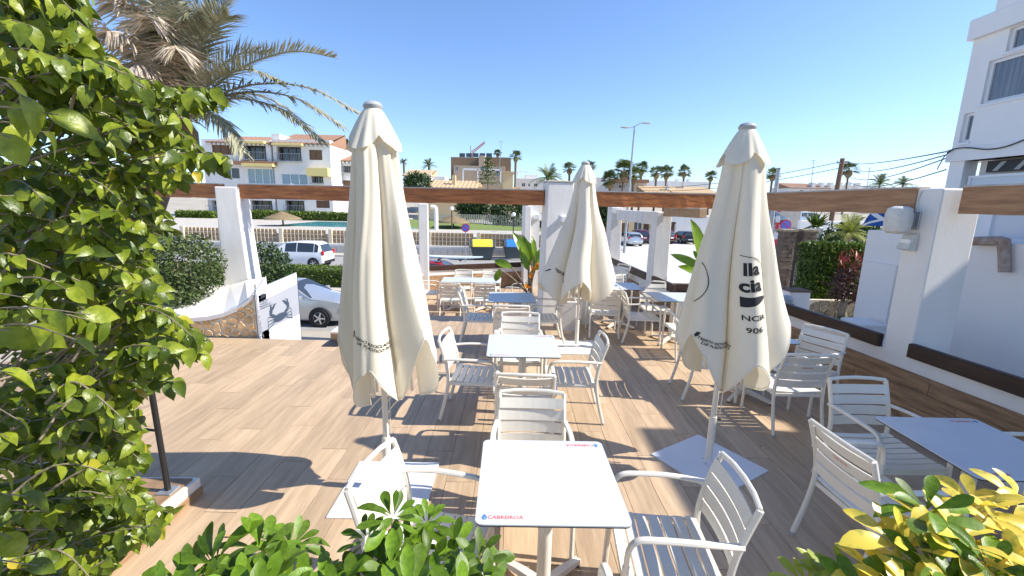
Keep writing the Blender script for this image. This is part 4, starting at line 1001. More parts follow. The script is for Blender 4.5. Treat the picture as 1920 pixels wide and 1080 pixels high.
for (y0, y1, z0, z1), mull in zip(H_, ((.55,), (.6,), ())):
    w_ = MB(); t_ = .06
    w_.box(.06, .13, y0, y1, z0, z0 + t_); w_.box(.06, .13, y0, y1, z1 - t_, z1); w_.box(.06, .13, y1 - t_, y1, z0 + t_, z1 - t_); w_.box(.06, .13, y0, y0 + t_, z0 + t_, z1 - t_)
    for k in (1, 2, 3, 4):
        ym = y1 - 1.05 * k
        if mull and ym > y0 + .2: w_.box(.06, .13, ym - .045, ym + .045, z0 + t_, z1 - t_)
    f_ = w_.build('window', M_FRAMEW, nb); MB().box(.095, .105, y0 + t_, y1 - t_, z0 + t_, z1 - t_).build('pane', M_GLASS2, f_)
    MB().box(-.03, .06, y0 - .03, y1 + .03, z0 - .05, z0).build('sill', M_FRAMEW, f_)
# ground floor set back, with glazed screen and dark striped awning
MB().box(.34, 9, 3.4, yc - .37, GZ, zb0 + .015).build('ground_floor', M_NWALL, nb)
MB().box(.0, .3, yc - .35, yc - .02, GZ, zb0).build('corner_pier', M_NWALL, nb)
aw = MB()
aw.box(.22, .30, 3.4, yc - .62, zb0 - .26, zb0 - .03); aw.build('awning', M_BLACK, nb)
aw = MB()
for k in range(14): aw.add([(.21, yc - .75 - .4 * k, zb0 - .24), (.21, yc - .85 - .4 * k, zb0 - .24), (.21, yc - 1.0 - .4 * k, zb0 - .06), (.21, yc - .9 - .4 * k, zb0 - .06)], [(0, 1, 2, 3)])
aw.build('awning_stripes', M_GREYP, nb)
for k in range(3):
    y1 = yc - .40 - 1.45 * k; s_ = MB(); z0, z1 = zb0 - .80, zb0 - .32
    s_.box(.10, .16, y1 - 1.40, y1, z0, z0 + .05); s_.box(.10, .16, y1 - 1.40, y1, z1 - .05, z1); s_.box(.10, .16, y1 - .05, y1, z0 + .05, z1 - .05); s_.box(.10, .16, y1 - 1.4, y1 - 1.35, z0 + .05, z1 - .05)
    f_ = s_.build('glazed_screen', M_FRAMEW, nb); MB().box(.125, .135, y1 - 1.35, y1 - .05, z0 + .05, z1 - .05).build('pane', mat('frosted_glass', (.62, .66, .68), .35), f_)
MB().box(.02, .28, 3.4, yc - .36, zb0 - 2.6, zb0 - .81).build('balcony_wall', M_NWALL, nb)
wing = thing('apartment_building', 'projecting wing of the white building just outside the right edge', 'building', (8.55, -8, GZ))
MB().box(0, 8, 0, 11.38, 0, 8.55).build('wall', M_NWALL, wing)
# electric cable loop on the facade
cbm = MB(); pts = [atx(px, py, FX - .09) for px, py in ((1776, 286), (1790, 279), (1815, 277), (1850, 280), (1885, 275), (1925, 260))]
cbm.tube(bez(pts, 5), .014, 5); cbm.tube(bez([atx(1788, 279, FX - .09), atx(1772, 292, FX - .15), atx(1764, 305, FX - .2), atx(1757, 318, FX - .2)], 4), .01, 5)
cbm.build('facade_cable', M_BLACK, label='loose black cable drooping along the white facade', cat='cable')
# boundary wall beyond the rail
nw = thing('boundary_wall', 'smooth shaded white wall behind the thick right column', 'wall', (6.3, 0, GZ))
p0 = atx(1628, 431, 6.3); p1 = atx(1850, 404, 6.3)
MB().box(0, .3, 6.15, p0.y, 0, p0.z - GZ).build('low_wall', M_NWALL, nw)
MB().box(-.004, .3, 2.0, 6.148, 0, 1.78 - GZ).build('high_wall', M_NWALL, nw)
MB().box(-.05, -.005, p0.y - .75, p0.y - .12, 0, 1.28 - GZ).build('panel', M_NWALL, nw)
MB().bbox(-.55, -.1, 6.9, 7.4, 0, .32 - GZ, .02).build('meter_plinth', M_NWALL, nw)
pp = thing('duct_pipe', 'brown elbow duct on the shaded white wall', 'pipe', (6.25, 0, 0))
q = [atx(px, py, 6.22) for px, py in ((1822, 452), (1884, 452), (1884, 510))]
MB().tube([q[0], q[1] + Vector((0, .04, 0)), q[1], q[1] - Vector((0, 0, .05)), q[2]], .06, 8).build('pipe', mat('rusty_duct', (.26, .16, .11), .7, (.42, .36, .30), 9), pp)
for o in pp.children: o.location = (-6.25, 0, 0)
# frosted gate window on that wall
gw = thing('wall_window', 'pale frosted window above the white boundary wall', 'window', (6.6, 0, 0))
a, b = atx(1852, 404, 6.6), atx(1965, 452, 6.6)
MB().box(0, .06, b.y, a.y, b.z, a.z + .35).build('pane', mat('frosted_glass', (.62, .66, .68), .35), gw)
MB().box(-.03, .0, a.y - .09, a.y, b.z - .02, a.z + .35).build('frame', M_FRAMEW, gw); MB().box(-.03, .0, b.y, a.y - .09, b.z - .06, b.z).build('sill', M_FRAMEW, gw)

# ---- things beyond the right rail
def leafy_hedge(label, x0, x1, y0, y1, z0, z1, n, size, m=M_HEDGE):
    t = thing('clipped_hedge', label, 'hedge', ((x0 + x1) / 2, y0, z0)); cx = (x0 + x1) / 2
    MB().box(x0 - cx + .08, x1 - cx - .08, .08, y1 - y0, 0, z1 - z0 - .08).build('woody_core', M_BUSHDK, t)
    cloud('foliage', m, n, boxs(x0 - cx, x1 - cx, 0, y1 - y0, 0, z1 - z0), size, t); return t
hA, hB = aty(1530, 462, 14.5), aty(1630, 470, 14.5)
leafy_hedge('tall square-cut hedge above a stone wall beyond the right rail', hA.x, hB.x, 14.5, 15.3, -.78, hA.z, 12000, .11, M_HEDGE)
stw = thing('stone_wall', 'rough stone retaining wall under the square-cut hedge', 'wall', (0, 14.2, GZ))
MB().box(hA.x - .1, hB.x + .6, .02, .5, 0, 1.22).build('core', M_MORTAR, stw)
for q in stones([(hA.x - .1, .02), (hB.x + .6, .02), (hB.x + .6, 1.22), (hA.x - .1, 1.22)], .26, .03, 9):
    th = random.uniform(.02, .05); cx = sum(p[0] for p in q) / len(q); cz = sum(p[1] for p in q) / len(q)
    o = MB().vprism([(x - cx, z - cz) for x, z in q], .02 - th, .02).build('stone', M_STONE2, stw); o.location = (cx, 0, cz)
rp = aty(1585, 560, 13.6); rb = thing('red_leaved_plant', 'dark red leaved plant on a pale stump before the hedge', 'plant', (rp.x, 13.6, GZ))
MB().tube(bez([(0, 0, 0), (.05, 0, .6), (-.03, 0, 1.0), (.05, 0, 1.35)], 4), .13, 8).build('stump', M_BARK, rb, True)
cloud('foliage', M_REDLEAF, 380, ell(.0, -.1, 1.8, .55, .4, .65, .3, 3), .24, rb, leaf_template([(0, .03), (.5, .10), (1, .01)], .3, .5), 1.2)
cloud('red_tips', mat('red_tip_leaf', (.26, .05, .025), .45, island=.4, transl=.2), 60, ell(-.15, -.2, 2.6, .45, .3, .22, .3, 4), .22, rb, leaf_template([(0, .03), (.5, .10), (1, .01)], .3, .5), 1.2)
cloud('ground_leaves', M_BUSHDK, 700, ell(.2, -.1, .45, .9, .4, .35, .3, 4), .16, rb)
for (xa, xb, lb) in ((1470, 1494, 'left dark ledgestone gate pillar beyond the rail'), (1508, 1533, 'right dark ledgestone gate pillar beside the hedge')):
    a, b = aty(xa, 434, 17), aty(xb, 434, 17); pil = thing('gate_pillar', lb, 'pillar', (a.x, 17, GZ)); wd = b.x - a.x; hh = a.z - GZ
    MB().box(.02, wd - .02, .02, .5, 0, hh).build('core', M_BRICKDK, pil); rr = random.Random(xa); k = 0; z = 0
    while z < hh - .05:
        h_ = .155; x = 0; off = rr.uniform(.12, .3)
        while x < wd - .02:
            x2 = min(wd, x + off + rr.uniform(0, .15)); o = link('stone', bpy.data.meshes.get('ledge') or MB().bbox(-.5, .5, -.5, .5, -.5, .5, .04).mesh('ledge', M_BRICKDK), pil)
            o.location = ((x + x2) / 2, .02, z + h_ / 2); o.scale = (x2 - x - .012, .05 + rr.uniform(0, .04), h_ - .012); x = x2
        z += h_
    MB().bbox(-.04, wd + .04, -.05, .55, hh + .002, hh + .08, .01).build('cap', M_STONE2, pil)
a, b = aty(1496, 470, 17.1), aty(1508, 560, 17.1); gt = thing('metal_gate', 'pale metal gate and stair rail between the ledgestone pillars', 'gate', (a.x, 17.1, GZ))
for k in range(5): MB().box(.06 * k, .06 * k + .02, 0, .02, .1, 2.1).build('bar', M_FRAMEW, gt)
MB().tube([(-.9, -.6, .6), (.4, -.6, 1.35), (.3, -.6, .0)], .025, 6).build('handrail', M_FRAMEW, gt)
for k in range(3): MB().box(-.8, .5, -.9 + .3 * k, -.6 + .3 * k, 0, .16 * (k + 1)).build('step', mat('red_step', (.35, .20, .17), .8), gt)
bx_ = aty(1500, 548, 12.5); t = thing('meter_cabinet', 'white meter cabinet with a brown top beyond the rail', 'cabinet', (bx_.x, 12.5, GZ)); hz_ = bx_.z - GZ
MB().bbox(-.28, .32, 0, .5, 0, hz_, .01).build('body', M_NWALL, t); MB().bbox(-.31, .35, -.03, .53, hz_ + .002, hz_ + .05, .01).build('top', M_SHUT, t); MB().box(-.02, .08, -.006, .0, hz_ - .62, hz_ - .45).build('door_lock', M_BLACK, t)
bn = aty(1476, 553, 12.2); t = thing('litter_bin', 'dark domed litter bin left of the meter cabinet', 'bin', (bn.x, 12.2, GZ)); hz_ = bn.z - GZ
MB().lathe([(.18, 0), (.20, hz_ - .25), (.21, hz_ - .22)], 16).build('body', M_BINGREY, t, True); MB().lathe([(.215, hz_ - .218), (.20, hz_ - .10), (.12, hz_ - .03), (.01, hz_)], 16).build('lid', M_GREYP, t, True)
a = aty(1463, 380, 15); b = aty(1463, 556, 15); t = thing('barrier_pole', 'upright red and white striped barrier arm', 'barrier', (a.x, 15, GZ))
zt = a.z - GZ + .05; k = 0; z = 0.3
while z < zt:
    MB().box(-.05, .05, -.03, .03, z, min(z + .22, zt) - .002).build('stripe', M_SIGNR if k % 2 else M_FRAMEW, t); z += .22 * (1 if k % 2 else 1.6); k += 1
MB().bbox(-.14, .14, -.12, .12, 0, .9, .02).build('motor_box', M_FRAMEW, t)
a = aty(1460, 316, 20); t = thing('steel_post', 'plain grey steel post rising above the beam right of the parasol', 'post', (a.x, 20, GZ)); MB().tube([(0, 0, 0), (0, 0, a.z - GZ)], .085, 10).build('pole', M_STEEL, t, True); MB().lathe([(.10, 0), (.10, .03)], 10, (0, 0, a.z - GZ)).build('cap', M_STEEL, t)
def noparking(label, px, py, Y, r):
    p = aty(px, py, Y); t = thing('no_parking_sign', label, 'sign', (p.x, Y, GZ)); z = p.z - GZ
    MB().tube([(0, 0, 0), (0, 0, z + r)], .035, 8).build('pole', M_STEEL, t, True)
    MB().lathe([(r, -.05), (r, -.06)], 28, (0, 0, z), 'y').build('red_disc', M_SIGNR, t)
    MB().lathe([(r * .78, -.064), (r * .78, -.068)], 28, (0, 0, z), 'y').build('blue_disc', M_SIGNB, t)
    c = r * .80 * .7071; wv = r * .07; MB().add([(-c - wv, -.071, z + c - wv), (-c + wv, -.071, z + c + wv), (c + wv, -.071, z - c + wv), (c - wv, -.071, z - c - wv)], [(0, 1, 2, 3)]).build('slash', M_SIGNR, t)
noparking('round no-parking sign by the rubbish containers', 873, 427, 31, .30)
noparking('round no-parking sign beyond the striped barrier', 1472, 422, 22, .28)
t = thing('saltire_flag', 'blue flag with a white diagonal cross beyond the right rail', 'flag', (0, 0, 0))
FY = 13.0
def fl(u, v):
    a, b, c, d = aty(1617, 424, FY), aty(1672, 424, FY), aty(1671, 398, FY), aty(1640, 398, FY)
    p = a.lerp(b, u).lerp(d.lerp(c, u), v); p.y += .12 * math.sin(6 * u + 2 * v); return p
for nm, m, off in (('field', M_FLAGB, 0), ('cross', M_FLAGW, -.012)):
    mb = MB()
    if nm == 'field':
        vs = [fl(i / 12, j / 6) for j in range(7) for i in range(13)]; mb.add(vs, [(13 * j + i, 13 * j + i + 1, 13 * j + i + 14, 13 * j + i + 13) for j in range(6) for i in range(12)])
    else:
        for s in (0, 1):
            vs = []
            for i in range(17):
                u = i / 16; v = u if s == 0 else 1 - u
                for dv in (-.11, .11): p = fl(u, min(1, max(0, v + dv))); vs.append((p.x, p.y + off * (1 + s), p.z))
            mb.add(vs, [(2 * i, 2 * i + 1, 2 * i + 3, 2 * i + 2) for i in range(16)])
    mb.build(nm, m, t)
a = aty(1674, 395, FY); MB().tube([(a.x, FY, GZ), (a.x, FY, a.z + .25)], .03, 8).build('flagpole', M_FRAMEW, t)

# ================================================================== cars
def car(label, loc, rz, m, kind='hatch', L=4.2, name='parked_car'):
    t = thing(name, label, 'car', loc, rz); W = .88
    if kind == 'sedan': hood, belt, roof = .86, .93, 1.42; st = [(-.5, .45, .62), (-.485, .5, .78), (-.43, .55, .95), (-.36, .92, .98), (-.22, 1.33, .98), (-.10, roof, .97), (.06, roof - .02, .96), (.24, .97, .95), (.36, .90, .90), (.44, .82, .82), (.485, .68, .72), (.5, .55, .5)]
    else:
        roof = 1.62 if kind == 'suv' else 1.48; st = [(-.5, .55, .6), (-.49, .75, .9), (-.475, 1.0, .98), (-.42, roof - .16, .99), (-.36, roof - .03, .98), (-.1, roof, .98), (.08, roof - .06, .97), (.26, 1.06, .96), (.38, .98, .93), (.46, .86, .84), (.49, .70, .76), (.5, .55, .5)]
        belt = .98
    nn = 9; V = []; cl = .2
    for u, zt, wf in st:
        x = u * L; w0 = W * wf; cab = zt > belt + .03; zb = min(belt, zt - .02); e = cl + (.12 if abs(u) > .47 else 0)
        wr = w0 * (1 - .26 * min(1, (zt - belt) / .5)) if cab else w0 * .90
        half = [(w0 * .90, e), (w0 * .99, e + .12), (w0, (e + zb) / 2 + .05), (w0 * .965, zb)] + [((w0 * .965) * (1 - k) + wr * k, zb + (zt - .05 - zb) * k) for k in (.5, 1.0)] + [(wr * .88, zt - .012), (wr * .45, zt + .008), (0, zt + .012)]
        V += [(x, -y, z) for y, z in half] + [(x, y, z) for y, z in reversed(half[:-1])]
    n = 2 * nn - 1; F = []
    for i in range(len(st) - 1):
        for k in range(n - 1): F.append((i * n + k, (i + 1) * n + k, (i + 1) * n + k + 1, i * n + k + 1))
        F.append((i * n + n - 1, (i + 1) * n + n - 1, (i + 1) * n, i * n))
    F += [tuple(range(n)), tuple(reversed(range((len(st) - 1) * n, len(st) * n)))]
    body = MB().add(V, F).build('body', m, t, True)
    g = lambda i, k: Vector(V[i * n + k])
    def win(nm, quad, off, mm=M_GLASS):
        q = [Vector(p) for p in quad]; c = sum(q, Vector()) / 4; nr = (q[1] - q[0]).cross(q[3] - q[0]).normalized()
        if nr.dot(c - Vector((0, 0, .8))) < 0: nr = -nr
        vs = [c + (p - c) * .93 + nr * off for p in q]; vs2 = [c + (p - c) * .93 - nr * .03 for p in q]
        MB().add(vs + vs2, [(0, 1, 2, 3), (0, 4, 5, 1), (1, 5, 6, 2), (2, 6, 7, 3), (3, 7, 4, 0)]).build(nm, mm, t)
    ir = [i for i, s in enumerate(st) if s[1] > belt + .2]
    for sd in (3, n - 4):
        tp = 5 if sd == 3 else n - 6
        for a, b in zip(ir, ir[1:]): win('side_window', [g(a, sd), g(b, sd), g(b, tp), g(a, tp)], .006)
    a, b = ir[-1], ir[-1] + 1
    win('windscreen', [g(b, 4), g(b, n - 5), g(a, n - 7), g(a, 6)], .03); a, b = ir[0], ir[0] - 1
    win('rear_window', [g(b, 5), g(b, n - 6), g(a, n - 7), g(a, 6)], .03)
    for sx in ((-.30, .305) if kind == 'sedan' else (-.345, .305)):
        for sy in (-1, 1):
            wh = link('wheel', None, t); wh.location = (sx * L, sy * (W - .085), .315)
            MB().lathe([(.20, -.10), (.30, -.10), (.315, -.07), (.315, .07), (.30, .10), (.20, .10)], 26, (0, 0, 0), 'y').build('tyre', M_TYRE, wh, True)
            rm = MB(); rm.lathe([(.205, .0), (.215, .09 * sy), (.195, .104 * sy), (.19, .07 * sy)], 26, (0, 0, 0), 'y')
            for k in range(5):
                a_ = 2 * math.pi * k / 5; rm.add([(.03 * math.cos(a_ + 1.57) * q + r_ * math.cos(a_), .108 * sy, .03 * math.sin(a_ + 1.57) * q + r_ * math.sin(a_)) for r_, q in ((.03, -1), (.03, 1), (.195, .8), (.195, -.8))], [(0, 1, 2, 3) if sy < 0 else (3, 2, 1, 0)])
            rm.lathe([(.05, .10 * sy), (.045, .114 * sy)], 12, (0, 0, 0), 'y'); rm.build('rim', M_RIM, wh, True)
            ar = MB(); ar.lathe([(.36, 0), (.365, .012 * sy)], 26, (0, 0, 0), 'y'); o = ar.build('wheel_arch', M_TYRE, wh); o.location = (0, sy * .068, .0)
    hw = W * .70
    for sy in (-1, 1):
        MB().bbox(.455 * L, .482 * L, sy * hw - .13, sy * hw + .13, .62, .73, .02).build('headlight', M_LIGHTW, t)
        MB().bbox(-.496 * L, -.468 * L, sy * .74 - .11, sy * .74 + .11, .82, 1.0 if kind != 'suv' else 1.08, .02).build('tail_light', M_LIGHTR, t)
        MB().bbox(.16 * L, .19 * L, sy * .98 - .09, sy * .98 + .09, .95, 1.06, .02).build('wing_mirror', m, t)
    MB().bbox(-.505 * L, -.46 * L, -.7, .7, .30, .48, .02).build('rear_bumper', M_BLACK if kind == 'suv' else m, t); MB().bbox(.47 * L, .507 * L, -.6, .6, .30, .46, .02).build('front_bumper', M_BLACK, t)
    MB().box(-.512 * L, -.5055 * L, -.26, .26, .50 if kind != 'suv' else .7, .61 if kind != 'suv' else .81).build('number_plate', M_FRAMEW, t)
    MB().box(-.42 * L, .42 * L, -.66, .66, .17, .24).build('underbody', M_TYRE, t)
    return t
c1 = gnd(613, 612, GZ); car('silver saloon car parked behind the crab sign', (c1.x - 1.50, c1.y + .78, GZ), R_(-3), M_PSILV, 'sedan', 4.55)
c2 = gnd(592, 503, GZ); car('white compact SUV parked across the street behind the hedge', (c2.x - 1.50, c2.y + .8, GZ), R_(178), M_PWHITE, 'suv', 4.2)
car('red car with a pale surfboard on its roof behind the back wall', (-3.6, 20.4, GZ), R_(0), M_PRED, 'hatch', 4.0)
sf = thing('surfboard', 'long pale surfboard on the roof of the red car', 'surfboard', (-2.9, 20.4, GZ + 1.60)); 
sfm = MB(); vs = []
for i in range(15):
    u = -1 + 2 * i / 14; wv = .27 * (1 - abs(u) ** 2.6) + .01; vs += [(1.5 * u, -wv, .05 * u * u), (1.5 * u, wv, .05 * u * u), (1.5 * u, wv, .06 + .05 * u * u), (1.5 * u, -wv, .06 + .05 * u * u)]
fs = [(0, 1, 2, 3), (59, 58, 57, 56)]
for i in range(14):
    for k in range(4): fs.append((4 * i + (k + 1) % 4, 4 * i + k, 4 * i + 4 + k, 4 * i + 4 + (k + 1) % 4))
sfm.add(vs, fs).build('board', mat('pale_teal_foam', (.62, .74, .72), .4), sf); MB().box(-.55, -.45, -.6, .6, -.07, -.002).build('roof_bar', M_BLACK, sf); MB().box(.45, .55, -.6, .6, -.07, -.002).build('roof_bar', M_BLACK, sf)
for px, py, rz, m, kd, lb in ((1190, 462, 96, M_PSILV, 'hatch', 'silver hatchback seen from behind in the car park'), (1206, 458, 92, M_PDRED, 'suv', 'dark red car beside the silver hatchback in the car park'), (1256, 458, 120, M_PDRED, 'suv', 'dark maroon SUV parked right of the cracked column'), (1292, 458, 90, M_PBLK, 'hatch', 'black car at the far side of the car park by the white building')):
    g_ = gnd(px, py, GZ); a_ = R_(rz); car(lb, (g_.x + 1.9 * math.cos(a_), g_.y + 1.9 * math.sin(a_), GZ), a_, m, kd, 4.2)
g_ = gnd(1148, 478, GZ); car('pale grey car half hidden behind the farthest column', (g_.x - 1.0, g_.y + 1.5, GZ), R_(0), M_PSILV, 'hatch', 4.1)

# ---- containers
def container(label, px, lid, Y=31.5):
    p = gnd(px, 487, GZ); t = thing('rubbish_container', label, 'container', (p.x, p.y, GZ), R_(8), 'recycling containers at the kerb')
    mb = MB(); vs = []
    for z, wx, wy in ((.12, .68, .42), (.95, .85, .55), (1.02, .90, .58)): vs += [(-wx, -wy, z), (wx, -wy, z), (wx, wy, z), (-wx, wy, z)]
    fs = [(3, 2, 1, 0), (8, 9, 10, 11)]
    for i in (0, 4):
        for k in range(4): fs.append((i + k, i + (k + 1) % 4, i + 4 + (k + 1) % 4, i + 4 + k))
    mb.add(vs, fs).build('body', M_BINGREY, t)
    sect = [(-.60, 1.025), (-.60, 1.06), (-.38, 1.42), (-.12, 1.53), (.15, 1.53), (.42, 1.40), (.60, 1.06), (.60, 1.025)]
    def sweep(xa, xb, sc, nm, m):
        n = len(sect); v = [(xa, y * sc, 1.025 + (z - 1.025) * sc) for y, z in sect] + [(xb, y * sc, 1.025 + (z - 1.025) * sc) for y, z in sect]
        MB().add(v, [tuple(range(n)), tuple(reversed(range(n, 2 * n)))] + [((i + 1) % n, i, n + i, n + (i + 1) % n) for i in range(n)]).build(nm, m, t, False)
    sweep(-.93, -.74, .98, 'end_cap', M_BINGREY); sweep(.74, .93, .98, 'end_cap', M_BINGREY); sweep(-.739, .739, 1.0, 'lid', lid)
    for sx in (-.55, .55):
        for sy in (-.3, .3): MB().lathe([(.08, -.02), (.08, .02)], 12, (sx, sy, .08), 'y').build('wheel', M_TYRE, t)
    for sx in (-.95, .95): MB().tube([(sx * .93, -.3, .9), (sx, -.3, .96), (sx, .3, .96), (sx * .93, .3, .9)], .025, 6).build('handle', M_BLACK, t)
container('rubbish container with a yellow lid across the street', 904, M_YELLOW); container('rubbish container with a blue lid beside the leafy plant', 966, M_BLUE)

# ---- fence of the pool terrace
FYY = 34.0
fw_ = thing('pool_wall', 'low cream wall with a square lattice fence in front of the pool', 'wall', (0, FYY, GZ))
zt, zm = aty(560, 430, FYY).z - GZ, aty(560, 457, FYY).z - GZ
MB().box(-40, 5.2, 0, .3, 0, zm).build('wall_base', M_HOUSE, fw_); MB().bbox(-40, 5.2, -.05, .35, zm + .002, zm + .07, .01).build('coping', M_HOUSE, fw_)
x = -26.0
while x < 5:
    MB().box(x, x + .28, .02, .28, zm + .072, zt + .05).build('fence_post', M_CREAMF, fw_)
    lat = MB()
    for k in range(1, 11): lat.box(x + .28 + .30 * k - .02, x + .28 + .30 * k + .02, .11, .17, zm + .08, zt)
    for k in range(4): z = zm + .10 + (zt - zm - .16) * k / 3; lat.box(x + .285, x + 3.575, .172, .20, z, z + .045)
    lat.build('lattice', M_CREAMF, fw_); MB().box(x + .285, x + 3.575, .24, .25, zm + .08, zt - .02).build('reed_screen', mat('reed_screen', (.42, .31, .20), .9, (.28, .20, .13), 6, (14, 1, 1)), fw_); x += 3.86
vb = MB()
for k in range(60):
    xx = -30 + k * .58; vb.box(xx, xx + .5, -.075, -.052, zm - .62, zm - .16)
vb.build('vent_blocks', mat('perforated_block', (.55, .54, .52), .9, (.30, .29, .28), 14), fw_)
MB().box(-24, -10, 44, 54, -.44, -.40).build('pool_water', M_WATER, kind='structure')
def palapa(px, py, Y, label):
    p = aty(px, py, Y); t = thing('thatched_parasol', label, 'parasol', (p.x, Y, -.45)); h = p.z + .45
    MB().tube([(0, 0, 0), (0, 0, h - .1)], .08, 8).build('post', M_TRUNK, t)
    pr_ = [(.05, h), (.8, h - .32), (1.6, h - .62), (1.75, h - .80), (1.6, h - .72), (.1, h - .2)]; mb = MB().lathe(pr_, 26); th = mb.build('thatch', M_THATCH, t)
    V, F = scatter(*leaf_template([(0, .05), (1, .03)], 0, .1), np.array([(r_ * math.cos(a), r_ * math.sin(a), h - .40 * r_ + .02) for r_, a in zip(rng.uniform(.3, 1.65, 500), rng.uniform(0, 6.28, 500))]), np.array([(math.cos(a), math.sin(a), -.55) for a in rng.uniform(0, 6.28, 500)]), np.tile([0, 0, 1.], (500, 1)), np.full(500, .5))
    link('straw', npmesh('straw', V, F, M_THATCH), t)
palapa(529, 396, 44, 'thatched parasol by the pool left of the left parasol'); palapa(850, 403, 46, 'thatched parasol on the terrace above the yellow container')
for px, py, Y, lb in ((847, 391, 44, 'white globe lamp near the thatched parasol'), (963, 402, 42, 'white globe lamp by the garden fence'), (1452, 381, 30, 'white globe lamp right of the right parasol')):
    p = aty(px, py, Y); t = thing('globe_lamp', lb, 'lamp', (p.x, Y, -.45)); h = p.z + .45; MB().tube([(0, 0, 0), (0, 0, h - .15)], .05, 8).build('pole', M_BLACK, t); MB().lathe([(.03, h - .2), (.16, h - .14), (.21, h), (.16, h + .14), (.03, h + .2)], 16).build('globe', M_LAMPG, t, True)
# pool shower arch, sloping garden fence, lawn
p = aty(815, 388, 43); q = aty(815, 425, 43)
MB().tube(bez([(q.x + .15, 43, -.45), (q.x + .15, 43, p.z - .5), (q.x + .05, 43, p.z - .05), (q.x - .35, 43, p.z)], 5), .20, 8).build('pool_shower', M_HOUSE, label='curved white pool shower post', cat='shower')
gf = thing('garden_fence', 'sloping pale picket fence below the ochre house', 'fence', (0, 50, -.45)); a, b = aty(790, 393, 50), aty(990, 425, 50)
n = 60
FENCE = MB().box(-.5, .5, -.03, .03, 0, 1).mesh('picket', mat('grey_picket', (.50, .45, .36), .85))
for k in range(n):
    u = k / n; x = a.x + (b.x - a.x) * u; z = a.z + (b.z - a.z) * u + .45; o = link('picket', FENCE, gf); o.location = (x, 0, max(.05, z - 1.4)); o.scale = (.12, 1, 1.35)
MB().add([(a.x - 1, .06, 0), (b.x + 1, .06, 0), (b.x + 1, .06, b.z + .45 - .9), (a.x - 1, .06, a.z + .45 - .9)], [(0, 1, 2, 3)]).build('base_wall', M_PAVE, gf)
MB().add([(a.x - 2, 44, -.44), (b.x + 2, 44, -.44), (b.x + 2, 49.9, -.44), (a.x - 2, 49.9, .3)], [(0, 1, 2, 3)]).build('lawn', M_GRASS, kind='structure')
for px, py, Y, r3, m, lb in ((885, 392, 53, (2.0, 1.2, 1.3), M_BUSHDK, 'dark bush above the sloping garden fence'), (955, 402, 51, (2.6, 1.2, 1.7), M_BUSHDK, 'round leafy bush beside the globe lamp'), (782, 345, 66, (2.2, 1.5, 1.7), M_BUSHDK, 'dark tree crown right of the left parasol')):
    p = aty(px, py, Y); bush(lb, (p.x, Y, p.z), r3, 1500, .38, m, int(px), -.45)
for x0, x1, py0, py1, lb in ((330, 398, 398, 415, 'pool hedge left of the white column'), (458, 655, 397, 414, 'long pool hedge in front of the apartment block')):
    a, b = aty(x0, py0, 57), aty(x1, py1, 57); leafy_hedge(lb, a.x, b.x, 57, 58.2, -.45, a.z, 4500, .28)
